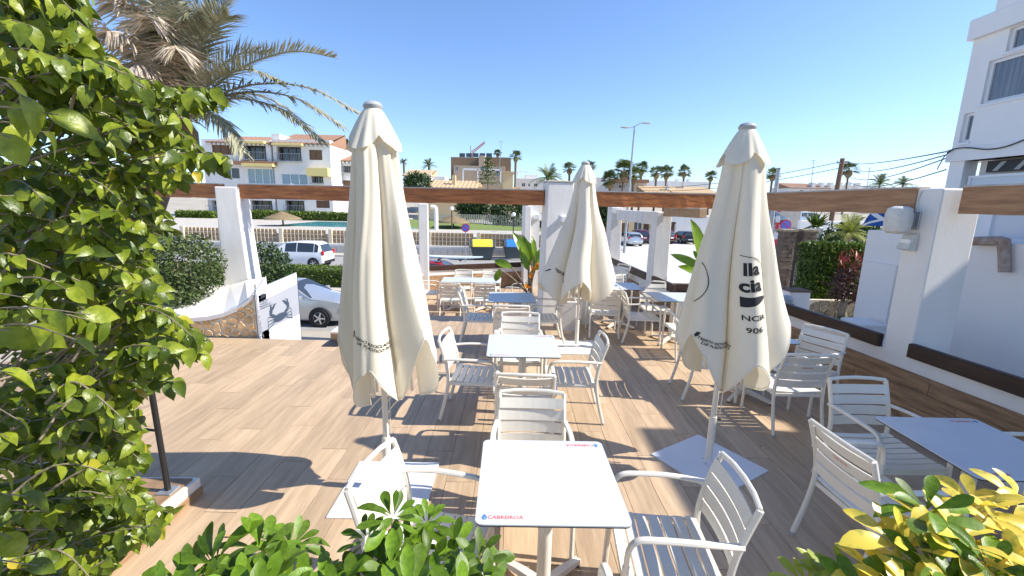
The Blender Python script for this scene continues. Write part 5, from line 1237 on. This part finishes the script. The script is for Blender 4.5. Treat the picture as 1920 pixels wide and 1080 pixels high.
# ================================================================== hill, houses
MB().add([(-300, 75, -.46), (300, 75, -.46), (500, 160, 3.0), (-500, 160, 3.0), (900, 420, 9), (-900, 420, 9)], [(0, 1, 2, 3), (3, 2, 4, 5)]).build('hillside', M_GROUND, kind='structure')
def R3(Y, x0, y0, x1, y1):
    a, b = aty(x0, (y0 + y1) / 2, Y), aty(x1, (y0 + y1) / 2, Y); c, d = aty((x0 + x1) / 2, y0, Y), aty((x0 + x1) / 2, y1, Y); return a.x, b.x, d.z, c.z
def house(label, Y, blocks, roofs=(), wins=(), name='house', extra=(), cat='house'):
    """blocks: (x0,y0,x1,y1,depth,mat,to_ground); wins: (x0,y0,x1,y1,kind)"""
    c = aty(blocks[0][0], 380, Y); t = thing(name, label, cat, (c.x, Y, -.45)); o3 = Vector((c.x, Y, -.45))
    H = [R3(Y, *w_[:4]) for w_ in wins]
    for bi, (x0, y0, x1, y1, dp, m, dy) in enumerate(blocks):
        X0, X1, Z0, Z1 = R3(Y, x0, y0, x1, y1); mb = MB()
        hs = [h for h in H if X0 < (h[0] + h[1]) / 2 < X1 and Z0 < (h[2] + h[3]) / 2 < Z1] if dy == 0 else []
        holed(mb, X0, X1, Z0, Z1, dy, dy + .35, [(max(h[0], X0 + .01), min(h[1], X1 - .01), max(h[2], Z0 + .01), min(h[3], Z1 - .01)) for h in hs])
        mb.box(X0 + .01, X1 - .01, dy + 1.2, dy + dp, Z0, Z1 - .02); mb.box(X0, X0 + .3, dy + .35, dy + 1.2, Z0, Z1); mb.box(X1 - .3, X1, dy + .35, dy + 1.2, Z0, Z1); mb.box(X0 + .3, X1 - .3, dy + .35, dy + 1.2, Z1 - .3, Z1 - .01)
        ob = mb.build('wall', m, t); ob.location = (-o3.x, 0, .45)
    for (w_, h) in zip(wins, H):
        k = w_[4]; X0, X1, Z0, Z1 = h; mb = MB()
        dpt = {'w': .14, 's': .05, 'b': .95, 'g': .10}[k]
        f_ = .07
        mb.box(X0, X1, dpt - .05, dpt + .05, Z0, Z0 + f_); mb.box(X0, X1, dpt - .05, dpt + .05, Z1 - f_, Z1); nb_ = max(2, round((X1 - X0) / 1.1)) + 1
        for i in range(nb_): xx = X0 + (X1 - X0 - f_) * i / (nb_ - 1); mb.box(xx, xx + f_, dpt - .045, dpt + .045, Z0 + f_, Z1 - f_)
        wo = mb.build('window', M_FRAMEW if k in 'wg' else M_SHUT, t); wo.location = (-o3.x, 0, .45)
        po = MB().box(X0, X1, dpt + .052, dpt + .07, Z0, Z1).build('pane', {'w': M_GLASS, 's': M_SHUT, 'b': M_GLASS, 'g': mat('blue_glass', (.25, .36, .42), .1)}[k], wo)
        if k in 'b':
            r_ = MB(); r_.box(X0 - .1, X1 + .1, -.55, .0, Z0 - .12, Z0 - .01); r_.tube([(X0 - .05, -.5, Z0 + .95), (X1 + .05, -.5, Z0 + .95)], .03, 5)
            nbar = int((X1 - X0) / .22)
            for i in range(nbar + 1): xx = X0 + (X1 - X0) * i / nbar; r_.box(xx - .012, xx + .012, -.512, -.488, Z0, Z0 + .95)
            ro = r_.build('balcony', M_HOUSE if False else M_STEEL, t); ro.location = (-o3.x, 0, .45)
    for (x0, y0, x1, y1, y2, dp, m) in roofs:      # sloped roof: eave line at y1, ridge at y0 set back
        X0, X1, Z0, Z1 = R3(Y, x0, y1, x1, y2) ; ze = aty((x0 + x1) / 2, y1, Y).z; rz_ = aty((x0 + x1) / 2, y0, Y).z; rz_ += (rz_ - EYE) * dp / Y * .8
        n = max(6, int((X1 - X0) / .32)); vs = []; fs = []; mb = MB()
        for i in range(n + 1):
            x = X0 - .35 + (X1 - X0 + .7) * i / n; zz = .07 * (i % 2); vs += [(x, -.55, ze + zz - .10), (x, dp, rz_ + zz), (x, -.55, ze - .22)]
        for i in range(n): fs += [(3 * i, 3 * i + 3, 3 * i + 4, 3 * i + 1), (3 * i + 2, 3 * i + 5, 3 * i + 3, 3 * i)]
        mb.add(vs, fs); mb.add([(X0 - .35, -.5, ze - .2), (X0 - .35, dp, rz_ - .02), (X0 - .35, dp, ze - .2), (X1 + .35, -.5, ze - .2), (X1 + .35, dp, rz_ - .02), (X1 + .35, dp, ze - .2)], [(0, 1, 2), (3, 5, 4), (0, 2, 5, 3), (2, 1, 4, 5)])
        ro = mb.build('roof', m, t); ro.location = (-o3.x, 0, .45)
        d_ = MB()
        for i in range(int((X1 - X0) / .6) + 1): d_.box(X0 + .6 * i, X0 + .6 * i + .28, -.42, -.003, ze - .48, ze - .225)
        do = d_.build('eave_dentils', M_HOUSE, ro)
    for (x0, y0, x1, y1, m, nm, dy, dp) in extra:
        X0, X1, Z0, Z1 = R3(Y, x0, y0, x1, y1); eo = MB().bbox(X0, X1, dy, dy + dp, Z0, Z1, .02).build(nm, m, t); eo.location = (-o3.x, 0, .45)
    return t
house('white apartment block with terracotta roof and balconies behind the pool', 62, [(385, 262, 512, 412, 9, M_HOUSE, 0), (516, 262, 622, 412, 9, M_HOUSE, 0), (506, 250, 522, 270, 3, M_HOUSE, .4)],
      [(518, 250, 614, 268, 280, 6, M_TILE), (395, 254, 506, 266, 280, 6, M_TILE)],
      [(456, 272, 499, 299, 'b'), (519, 275, 565, 302, 'b'), (580, 281, 604, 300, 's'), (464, 316, 520, 345, 'g'), (528, 326, 577, 346, 'g'), (417, 314, 449, 335, 'w'), (584, 330, 606, 343, 'b'), (471, 376, 511, 398, 'b'), (535, 376, 571, 398, 'b'), (593, 376, 618, 390, 's'), (398, 272, 440, 290, 's'), (390, 376, 430, 398, 'b')], 'apartment_block',
      [(582, 316, 622, 331, M_AWN, 'awning', -1.3, 1.2), (462, 308, 520, 313, M_AWN, 'awning', -1.2, 1.1), (446, 266, 502, 270, M_AWN, 'awning', -1.0, .9), (516, 270, 572, 274, M_AWN, 'awning', -1.0, .9), (430, 303, 520, 309, M_TILE, 'balcony_canopy', -.9, .85)], 'building')
house('second white block with an arch at the right of the apartment block', 66, [(620, 300, 668, 412, 8, M_HOUSE, 0)], [(620, 288, 666, 300, 310, 5, M_TILE)], [(625, 304, 638, 317, 's'), (640, 311, 662, 324, 'b'), (640, 338, 660, 352, 's')])
house('low white house with a tiled roof right of the left parasol', 88, [(757, 326, 808, 372, 9, M_HOUSE, 0), (806, 330, 832, 372, 9, M_HOUSE, 1.5)], [(758, 318, 806, 328, 340, 6, M_TILE2)], [(765, 331, 775, 339, 'w'), (789, 333, 800, 340, 'w'), (811, 336, 815, 342, 'w')])
house('brown modern house with solar panels on its flat roof', 95, [(843, 293, 897, 372, 14, M_BROWN, 2.0), (908, 293, 957, 372, 14, M_BROWN, 2.0), (851, 311, 946, 372, 8, M_BEIGE, 0), (897, 291, 908, 372, 10, M_BEIGE, .6)], [], [(853, 311, 859, 321, 'w'), (900, 312, 909, 320, 'w'), (930, 318, 940, 330, 'w')], 'modern_house', [(858 + 13 * k, 284, 869 + 13 * k, 291.5, M_GLASS, 'solar_panel', 3.0, .3) for k in range(5)] + [(870, 318, 940, 321, M_FRAMEW, 'pergola_beam', -2, .3), (869, 318, 871, 345, M_FRAMEW, 'pergola_post', -2, .3), (938, 318, 940, 345, M_FRAMEW, 'pergola_post', -2, .3), (896, 318, 898, 345, M_FRAMEW, 'pergola_post', -2, .3)])
house('ochre bungalow with sandy tiled roof in front of the brown house', 74, [(800, 352, 895, 425, 9, M_OCHRE, 0), (895, 350, 975, 425, 9, M_OCHRE, 1.0)], [(797, 338, 895, 351, 360, 6, M_TILE2)], [(930, 385, 944, 400, 'w')], 'house', [(844, 327, 851, 345, M_OCHRE, 'chimney', 2, 1), (943, 324, 962, 360, M_OCHRE, 'tower', -.5, 2), (941, 322, 964, 326, M_TILE2, 'tower_cap', -.7, 2.4)])
house('white houses with small dark windows right of the tall palm', 110, [(968, 335, 1022, 375, 9, M_HOUSE, 0), (985, 327, 1008, 338, 6, M_HOUSE, 2)], [], [(978, 343, 985, 350, 'w'), (1001, 344, 1008, 350, 'w'), (990, 344, 994, 350, 'w')], 'house', [(972, 321, 992, 322.5, M_FRAMEW, 'roof_pergola', 1, .3), (970, 321, 971.5, 336, M_FRAMEW, 'roof_pergola_post', 1, .3)])
house('white house with a grey upper floor behind the middle palms', 92, [(1112, 333, 1145, 378, 9, M_HOUSE, 0), (1145, 341, 1215, 378, 9, M_HOUSE, 1.2)], [], [(1160, 346, 1172, 354, 'w')], 'house', [(1140, 336, 1216, 342, M_TILE, 'flat_roof', -.5, 6)])
house('row of houses with sandy tiled roofs left of the right parasol', 86, [(1212, 361, 1280, 385, 9, M_HOUSE, 0), (1278, 361, 1345, 385, 9, M_HOUSE, .8)], [(1212, 349, 1260, 361, 372, 6, M_TILE2), (1262, 350, 1340, 361, 372, 6, M_TILE2)], [], 'house', [(1258, 342, 1263, 358, M_HOUSE, 'chimney', 2, .8), (1296, 338, 1300, 352, M_HOUSE, 'chimney', 4, .8)])
house('distant white terrace houses with chimneys beyond the utility pole', 150, [(1478, 351, 1560, 380, 10, M_HOUSE, 0), (1558, 347, 1640, 380, 10, M_HOUSE, 2)], [(1480, 344, 1556, 352, 360, 7, M_TILE)], [(1500, 356, 1506, 362, 'w'), (1530, 356, 1536, 362, 'w')], 'house', [(1527 + 17 * k, 342, 1533 + 17 * k, 352, M_HOUSE, 'chimney', 1, 2) for k in range(6)])
house('far pale houses at the right behind two palms', 160, [(1636, 352, 1790, 382, 10, M_HOUSE, 0)], [], [(1660, 358, 1668, 364, 'w'), (1740, 358, 1748, 364, 'w')])
house('far row of pale rooftops between the palms at centre', 140, [(1016, 345, 1120, 375, 10, M_HOUSE, 0), (1210, 338, 1345, 372, 10, M_HOUSE, 6)], [(1030, 338, 1075, 346, 350, 6, M_TILE2)], [], 'house', [(1240 + 22 * k, 333, 1245 + 22 * k, 340, M_HOUSE, 'chimney', 7, 1.5) for k in range(4)])
# car park back buildings
house('white garage building with a dark doorway at the back of the car park', 58, [(1243, 405, 1350, 466, 8, M_HOUSE, 0)], [], [(1250, 416, 1266, 452, 's')], 'garage_building', [(1262, 420, 1264.5, 450, M_STEEL, 'downpipe', -.3, .1), (1285, 437, 1289, 452, M_STEEL, 'meter_box', -.2, .2)], 'building')
house('cream wall with brown gates at the back of the car park', 60, [(1125, 408, 1245, 462, 5, M_OCHRE, 0)], [], [(1150, 418, 1178, 445, 's'), (1188, 416, 1204, 440, 'w'), (1206, 416, 1216, 445, 's'), (1131, 420, 1138, 450, 's')], 'gatehouse', (), 'building')
for px, py, Y, r3, lb in ((1130, 402, 55, (1.6, 1, 1.8), 'leafy tree beside the farthest column'), (1600, 455, 19, (1.5, .8, 1.0), 'round garden bush behind the square hedge')):
    p = aty(px, py, Y); bush(lb, (p.x, Y, p.z), r3, 1500, .012 * Y * .6 + .06, M_BUSHDK, px, GZ)
for x0, x1, y0, y1, Y, m, lb in ((1440, 1500, 362, 440, 48, M_PAVE, 'pale street wall beyond the barrier'), (1500, 1720, 398, 436, 40, M_HOUSE, 'long pale garden wall behind the flag')):
    X0, X1, Z0, Z1 = R3(Y, x0, y0 + 20, x1, y1); t = thing('street_wall', lb, 'wall', (X0, Y, GZ)); MB().box(0, X1 - X0, 0, .4, 0, Z1 - GZ).build('core', m, t); MB().bbox(-.05, X1 - X0 + .05, -.05, .45, Z1 - GZ + .002, Z1 - GZ + .12, .02).build('coping', M_HOUSE, t)
p = aty(1400, 470, 22)
for px0, px1, py, Y, m, kd, rz, lb in ((1440, 0, 396, 46, M_PGREY, 'suv', 10, 'grey car far beyond the barrier under the beam'), (1500, 0, 396, 50, M_PSILV, 'hatch', 185, 'distant silver car right of the barrier'), (1680, 0, 398, 60, M_PGREY, 'suv', 5, 'distant dark car behind the flag')):
    p = aty(px0, py, Y); car(lb, (p.x, Y, GZ + 2.55), R_(rz), m, kd, 4.2)
    MB().box(p.x - 2.6, p.x + 2.6, Y - 1.2, Y + 3, GZ + .01, GZ + 2.545).build('raised_street', M_ROAD, kind='structure')

# ================================================================== palms of the town
def fan_crown(seed, n=34, droop=.5):
    r = random.Random(seed); V, F = [], []
    for k in range(n):
        a = r.uniform(0, 6.28); el = math.asin(r.uniform(-.55, 1.0)); d = Vector((math.cos(a) * math.cos(el), math.sin(a) * math.cos(el), math.sin(el)))
        s = d.cross(Vector((0, 0, 1))).normalized(); u = s.cross(d); c = d * r.uniform(.40, .62); R0 = r.uniform(.42, .6)
        o = len(V); V.append(Vector((0, 0, 0)) + d * .05); V.append(c)
        F.append((o, o + 1, o + 1)) if False else None
        for q in range(11):
            b = R_(-105 + 21 * q); dv = d * math.cos(b) + s * math.sin(b); t1 = c + dv * R0 * .62; t2 = c + dv * R0 + Vector((0, 0, -droop * R0 * .38)); w_ = s * math.cos(b) * .045 - d * math.sin(b) * .045
            i = len(V); V += [c, t1 - w_, t2, t1 + w_]; F.append((i, i + 1, i + 2, i + 3))
        i = len(V); V += [d * .02 - s * .012, d * .02 + s * .012, c + s * .012, c - s * .012]; F.append((i, i + 1, i + 2, i + 3))
    return npmesh('crown', [tuple(v) for v in V], F, M_FAN)
def feather_crown(seed):
    V, F = [], []; r = random.Random(seed)
    for k in range(26):
        a = r.uniform(0, 6.28); e = r.uniform(-.2, 1.3); d = Vector((math.cos(a) * math.cos(e), math.sin(a) * math.cos(e), math.sin(e))); pts = []
        for j in range(9): t = j / 8; pts.append(d * t + Vector((0, 0, -.55 * t * t * math.cos(e))))
        for j in range(1, 9):
            dd = (pts[j] - pts[j - 1]).normalized(); s = dd.cross(Vector((0, 0, 1))).normalized()
            for h in range(2):
                p0 = pts[j - 1].lerp(pts[j], h * .5)
                for sg_ in (-1, 1): e_ = p0 + dd * .16 + s * sg_ * .20 * math.sin(.3 + 2.6 * j / 9) + Vector((0, 0, -.07)); w_ = dd * .022; i = len(V); V += [p0 - w_, p0 + w_, e_ + w_ * .2, e_ - w_ * .2]; F.append((i, i + 1, i + 2, i + 3))
    return npmesh('crown', [tuple(v) for v in V], F, M_FAN)
FANS = [fan_crown(s) for s in (1, 2, 3)]; FEATH = [feather_crown(s) for s in (5, 6)]
pal = [(645, 275, 70, 1.25, 'f', 'tall fan palm left of the left parasol beside the apartments'), (757, 304, 100, 1.0, 'd', 'feathery palm peeking out right of the left parasol'), (804, 309, 100, 1.7, 'd', 'feathery palm above the low tiled house'), (967, 293, 90, 1.15, 'f', 'tall slim palm right of the brown house'), (933, 287, 110, .95, 'f', 'small palm behind the solar panels'),
       (1027, 334, 75, 2.1, 'd', 'broad feathery palm left of the central column top'), (1068, 315, 95, 1.35, 'f', 'fan palm left of the middle parasol top'), (1104, 312, 95, 1.3, 'f', 'fan palm half hidden by the middle parasol top'), (1144, 338, 84, 1.7, 'f', 'low fan palm right of the middle parasol'), (1170, 320, 84, 2.0, 'f', 'large bushy fan palm left of the street lamp'),
       (1189, 328, 86, 1.6, 'f', 'fan palm right behind the street lamp'), (1203, 316, 96, 1.3, 'f', 'fan palm just right of the street lamp'), (1231, 323, 96, 1.4, 'f', 'left one of two close palms in the centre right'), (1250, 324, 97, 1.4, 'f', 'right one of two close palms in the centre right'), (1283, 322, 100, 1.25, 'f', 'lone palm above the sandy roofs'), (1333, 330, 105, 1.25, 'f', 'palm left of the right parasol'),
       (1449, 327, 95, 1.4, 'f', 'palm right of the right parasol beside the grey post'), (1592, 318, 120, 1.9, 'f', 'palm right behind the utility pole'), (1650, 343, 125, 2.9, 'd', 'bushy low palm left of the white building'), (1693, 345, 130, 2.4, 'd', 'bushy low palm nearest the white building')]
for k, (px, py, Y, s, kd, lb) in enumerate(pal):
    p = aty(px, py, Y); zb = -.5 if Y < 80 else -1; t = thing('palm_tree', lb, 'palm', (p.x, Y, zb), 0, 'palms on the skyline'); h = p.z - zb
    rr = random.Random(k); MB().tube([(rr.uniform(-.3, .3), 0, 0), (rr.uniform(-.1, .1), 0, h * .6), (0, 0, h)], [.26, .2, .24], 8).build('trunk', M_TRUNK, t, True)
    c = link('crown', (FANS if kd == 'f' else FEATH)[k % (3 if kd == 'f' else 2)], t, (0, 0, h)); s *= rr.uniform(1.15, 1.45); c.scale = (s, s, s * rr.uniform(.85, 1.1)); c.rotation_euler = (rr.uniform(-.15, .15), rr.uniform(-.15, .15), rr.uniform(0, 6))
    if kd == 'f': MB().lathe([(.15, h - s * .9), (.34 * s, h - s * .5), (.25 * s, h - .1 * s), (.1, h)], 10).build('dead_skirt', M_THATCH, t)
p = aty(1592, 435, 18); t = thing('garden_palm', 'small yellow-green garden palm behind the square hedge', 'palm', (p.x, 18, GZ)); h = p.z - GZ
MB().tube([(0, 0, 0), (0, 0, h)], .13, 8).build('trunk', M_TRUNK, t); c = link('crown', npmesh('crown', *[np.array([v.co for v in FEATH[0].vertices]), np.array([tuple(q.vertices) for q in FEATH[0].polygons])], mat('lime_palm_leaf', (.26, .30, .05), .5, island=.35, transl=.25)), t, (0, 0, h)); c.scale = (.95, .95, .95)
p = aty(1530, 422, 19.5); t = thing('potted_agave', 'spiky green plant on the white pillar by the gate', 'plant', (p.x, 19.5, GZ)); h = p.z - GZ
MB().bbox(-.22, .22, -.22, .22, 0, h - .1, .02).build('pillar', M_FRAMEW, t); cloud('leaves', M_HEDGE, 90, ell(0, 0, h, .15, .15, .1), .55, t, leaf_template([(0, .05), (.5, .06), (1, .005)], .3, .3), 1.0)
p = aty(915, 320, 72); t = thing('norfolk_pine', 'layered pine tree in front of the brown house', 'tree', (p.x, 72, -.45)); h = p.z + .45 + 2.2
MB().tube([(0, 0, 0), (0, 0, h)], [.16, .03], 8).build('trunk', M_TRUNK, t)
cr_ = []; 
for k in range(7):
    z = h - .5 - k * .62; rad = .35 + .30 * k
    for a in np.arange(0, 6.28, 1.05) + k * .5:
        for q in np.linspace(.15, 1, 14): cr_.append((rad * q * math.cos(a), rad * q * math.sin(a), z + .18 * q))
cr_ = np.array(cr_); cloud('crown', M_BUSH, len(cr_), lambda n: cr_ + rng.normal(0, .05, cr_.shape), .36, t, up=.3)
# ---- street lamp, utility pole, wires, crane, antennas
a = aty(1190, 236, 40); t = thing('street_lamp', 'tall grey street lamp with two arms above the beam', 'street lamp', (a.x - .15, 40, GZ)); h = a.z - GZ
MB().tube([(0, 0, 0), (.15, 0, h)], [.13, .07], 10).build('pole', M_STEEL, t, True)
for tx, tz, lx in ((1172, 239, 1), (1212, 231, -1)):
    e = aty(tx, tz, 40) - Vector((a.x - .15, 40, GZ)); MB().tube(bez([(.15, 0, h - .05), (.15 + (e.x - .15) * .5, 0, e.z - .02), (e.x, 0, e.z)], 4), .035, 6).build('arm', M_STEEL, t, True)
    hd_ = MB(); hd_.lathe([(.02, -.42), (.13, -.30), (.17, 0), (.14, .30), (.03, .40)], 12, (0, 0, 0), 'x'); o = hd_.build('lamp_head', M_GREYP, t, True); o.location = (e.x, 0, e.z); o.scale = (1, 1, .5)
a = aty(1580, 297, 45); t = thing('utility_pole', 'dark wooden utility pole with wires beyond the right beam', 'utility pole', (a.x, 45, GZ)); h = a.z - GZ
MB().tube([(-.25, 0, 0), (0, 0, h)], [.24, .20], 10).build('pole', M_SHUT, t, True); MB().box(-.5, .5, -.08, .08, h - .5, h - .38).build('cross_arm', M_STEEL, t)
for k in range(4): MB().lathe([(.05, 0), (.06, .08), (.03, .16)], 8, (-.45 + .3 * k, 0, h - .378)).build('insulator', M_GREYP, t)
def wire(label, A, B, sag=.5, r=.02):
    A, B = Vector(A), Vector(B); pts = [A.lerp(B, i / 14) - Vector((0, 0, sag * 4 * (i / 14) * (1 - i / 14))) for i in range(15)]; MB().tube(pts, r, 4).build('overhead_wire', M_BLACK, label=label, cat='wire')
PT = Vector((a.x, 45, a.z - .3)); CB = [atx(1776, y, FX - .05) for y in (284, 290, 296)]
for k, q in enumerate(CB): wire(['highest wire from the utility pole to the white building', 'middle wire from the utility pole to the white building', 'lowest wire from the utility pole to the white building'][k], PT - Vector((0, 0, .35 * k)), q, .25 + .25 * k, .016)
wire('sagging wire from the utility pole toward the white building roof', PT - Vector((0, 0, 1.1)), atx(1774, 318, FX + .2), .8, .016)
wire('upper wire running left from the utility pole', PT, aty(1200, 352, 70), .7, .03); wire('lower wire running left from the utility pole', PT - Vector((0, 0, .6)), aty(1200, 357, 70), .8, .03)
for px, y0, y1, Y, lb in ((1522, 300, 356, 70, 'thin leaning mast left of the utility pole'), (1627, 314, 350, 80, 'thin mast right of the utility pole'), (936, 265, 292, 95, 'television aerial on the brown house')):
    a, b = aty(px + 4, y0, Y), aty(px, y1, Y); t = thing('thin_mast', lb, 'mast', (b.x, Y, b.z)); MB().tube([(0, 0, -4), (a.x - b.x, 0, a.z - b.z)], .05, 6).build('pole', M_STEEL, t); MB().box(a.x - b.x - .5, a.x - b.x + .3, -.03, .03, a.z - b.z - .15, a.z - b.z - .08).build('cross_bar', M_STEEL, t)
a, b = aty(884, 287, 140), aty(909, 267, 140); t = thing('tower_crane', 'faded red crane jib behind the brown house', 'crane', (a.x, 140, -1))
jb = MB(); A_, B_ = Vector((0, 0, a.z + 1)), Vector((b.x - a.x, 0, b.z + 1)); M_CR = mat('faded_red_crane', (.55, .27, .24), .7)
for oy in (-.4, .4):
    for oz in (-.4, .4): jb.tube([A_ + Vector((0, oy, oz)), B_ + Vector((0, oy, oz * .5))], .09, 5)
for k in range(10): p0, p1 = A_.lerp(B_, k / 10), A_.lerp(B_, (k + 1) / 10); jb.tube([p0 + Vector((0, -.4, -.4)), p1 + Vector((0, -.4, .4))], .06, 4)
jb.build('jib', M_CR, t); MB().box(-.5, .5, -.5, .5, 0, a.z + 1).build('mast', M_CR, t); c = aty(883, 273, 140); MB().tube([(-.3, 0, a.z + .6), (c.x - a.x, 0, c.z + 1)], .18, 5).build('counter_mast', M_STEEL, t)
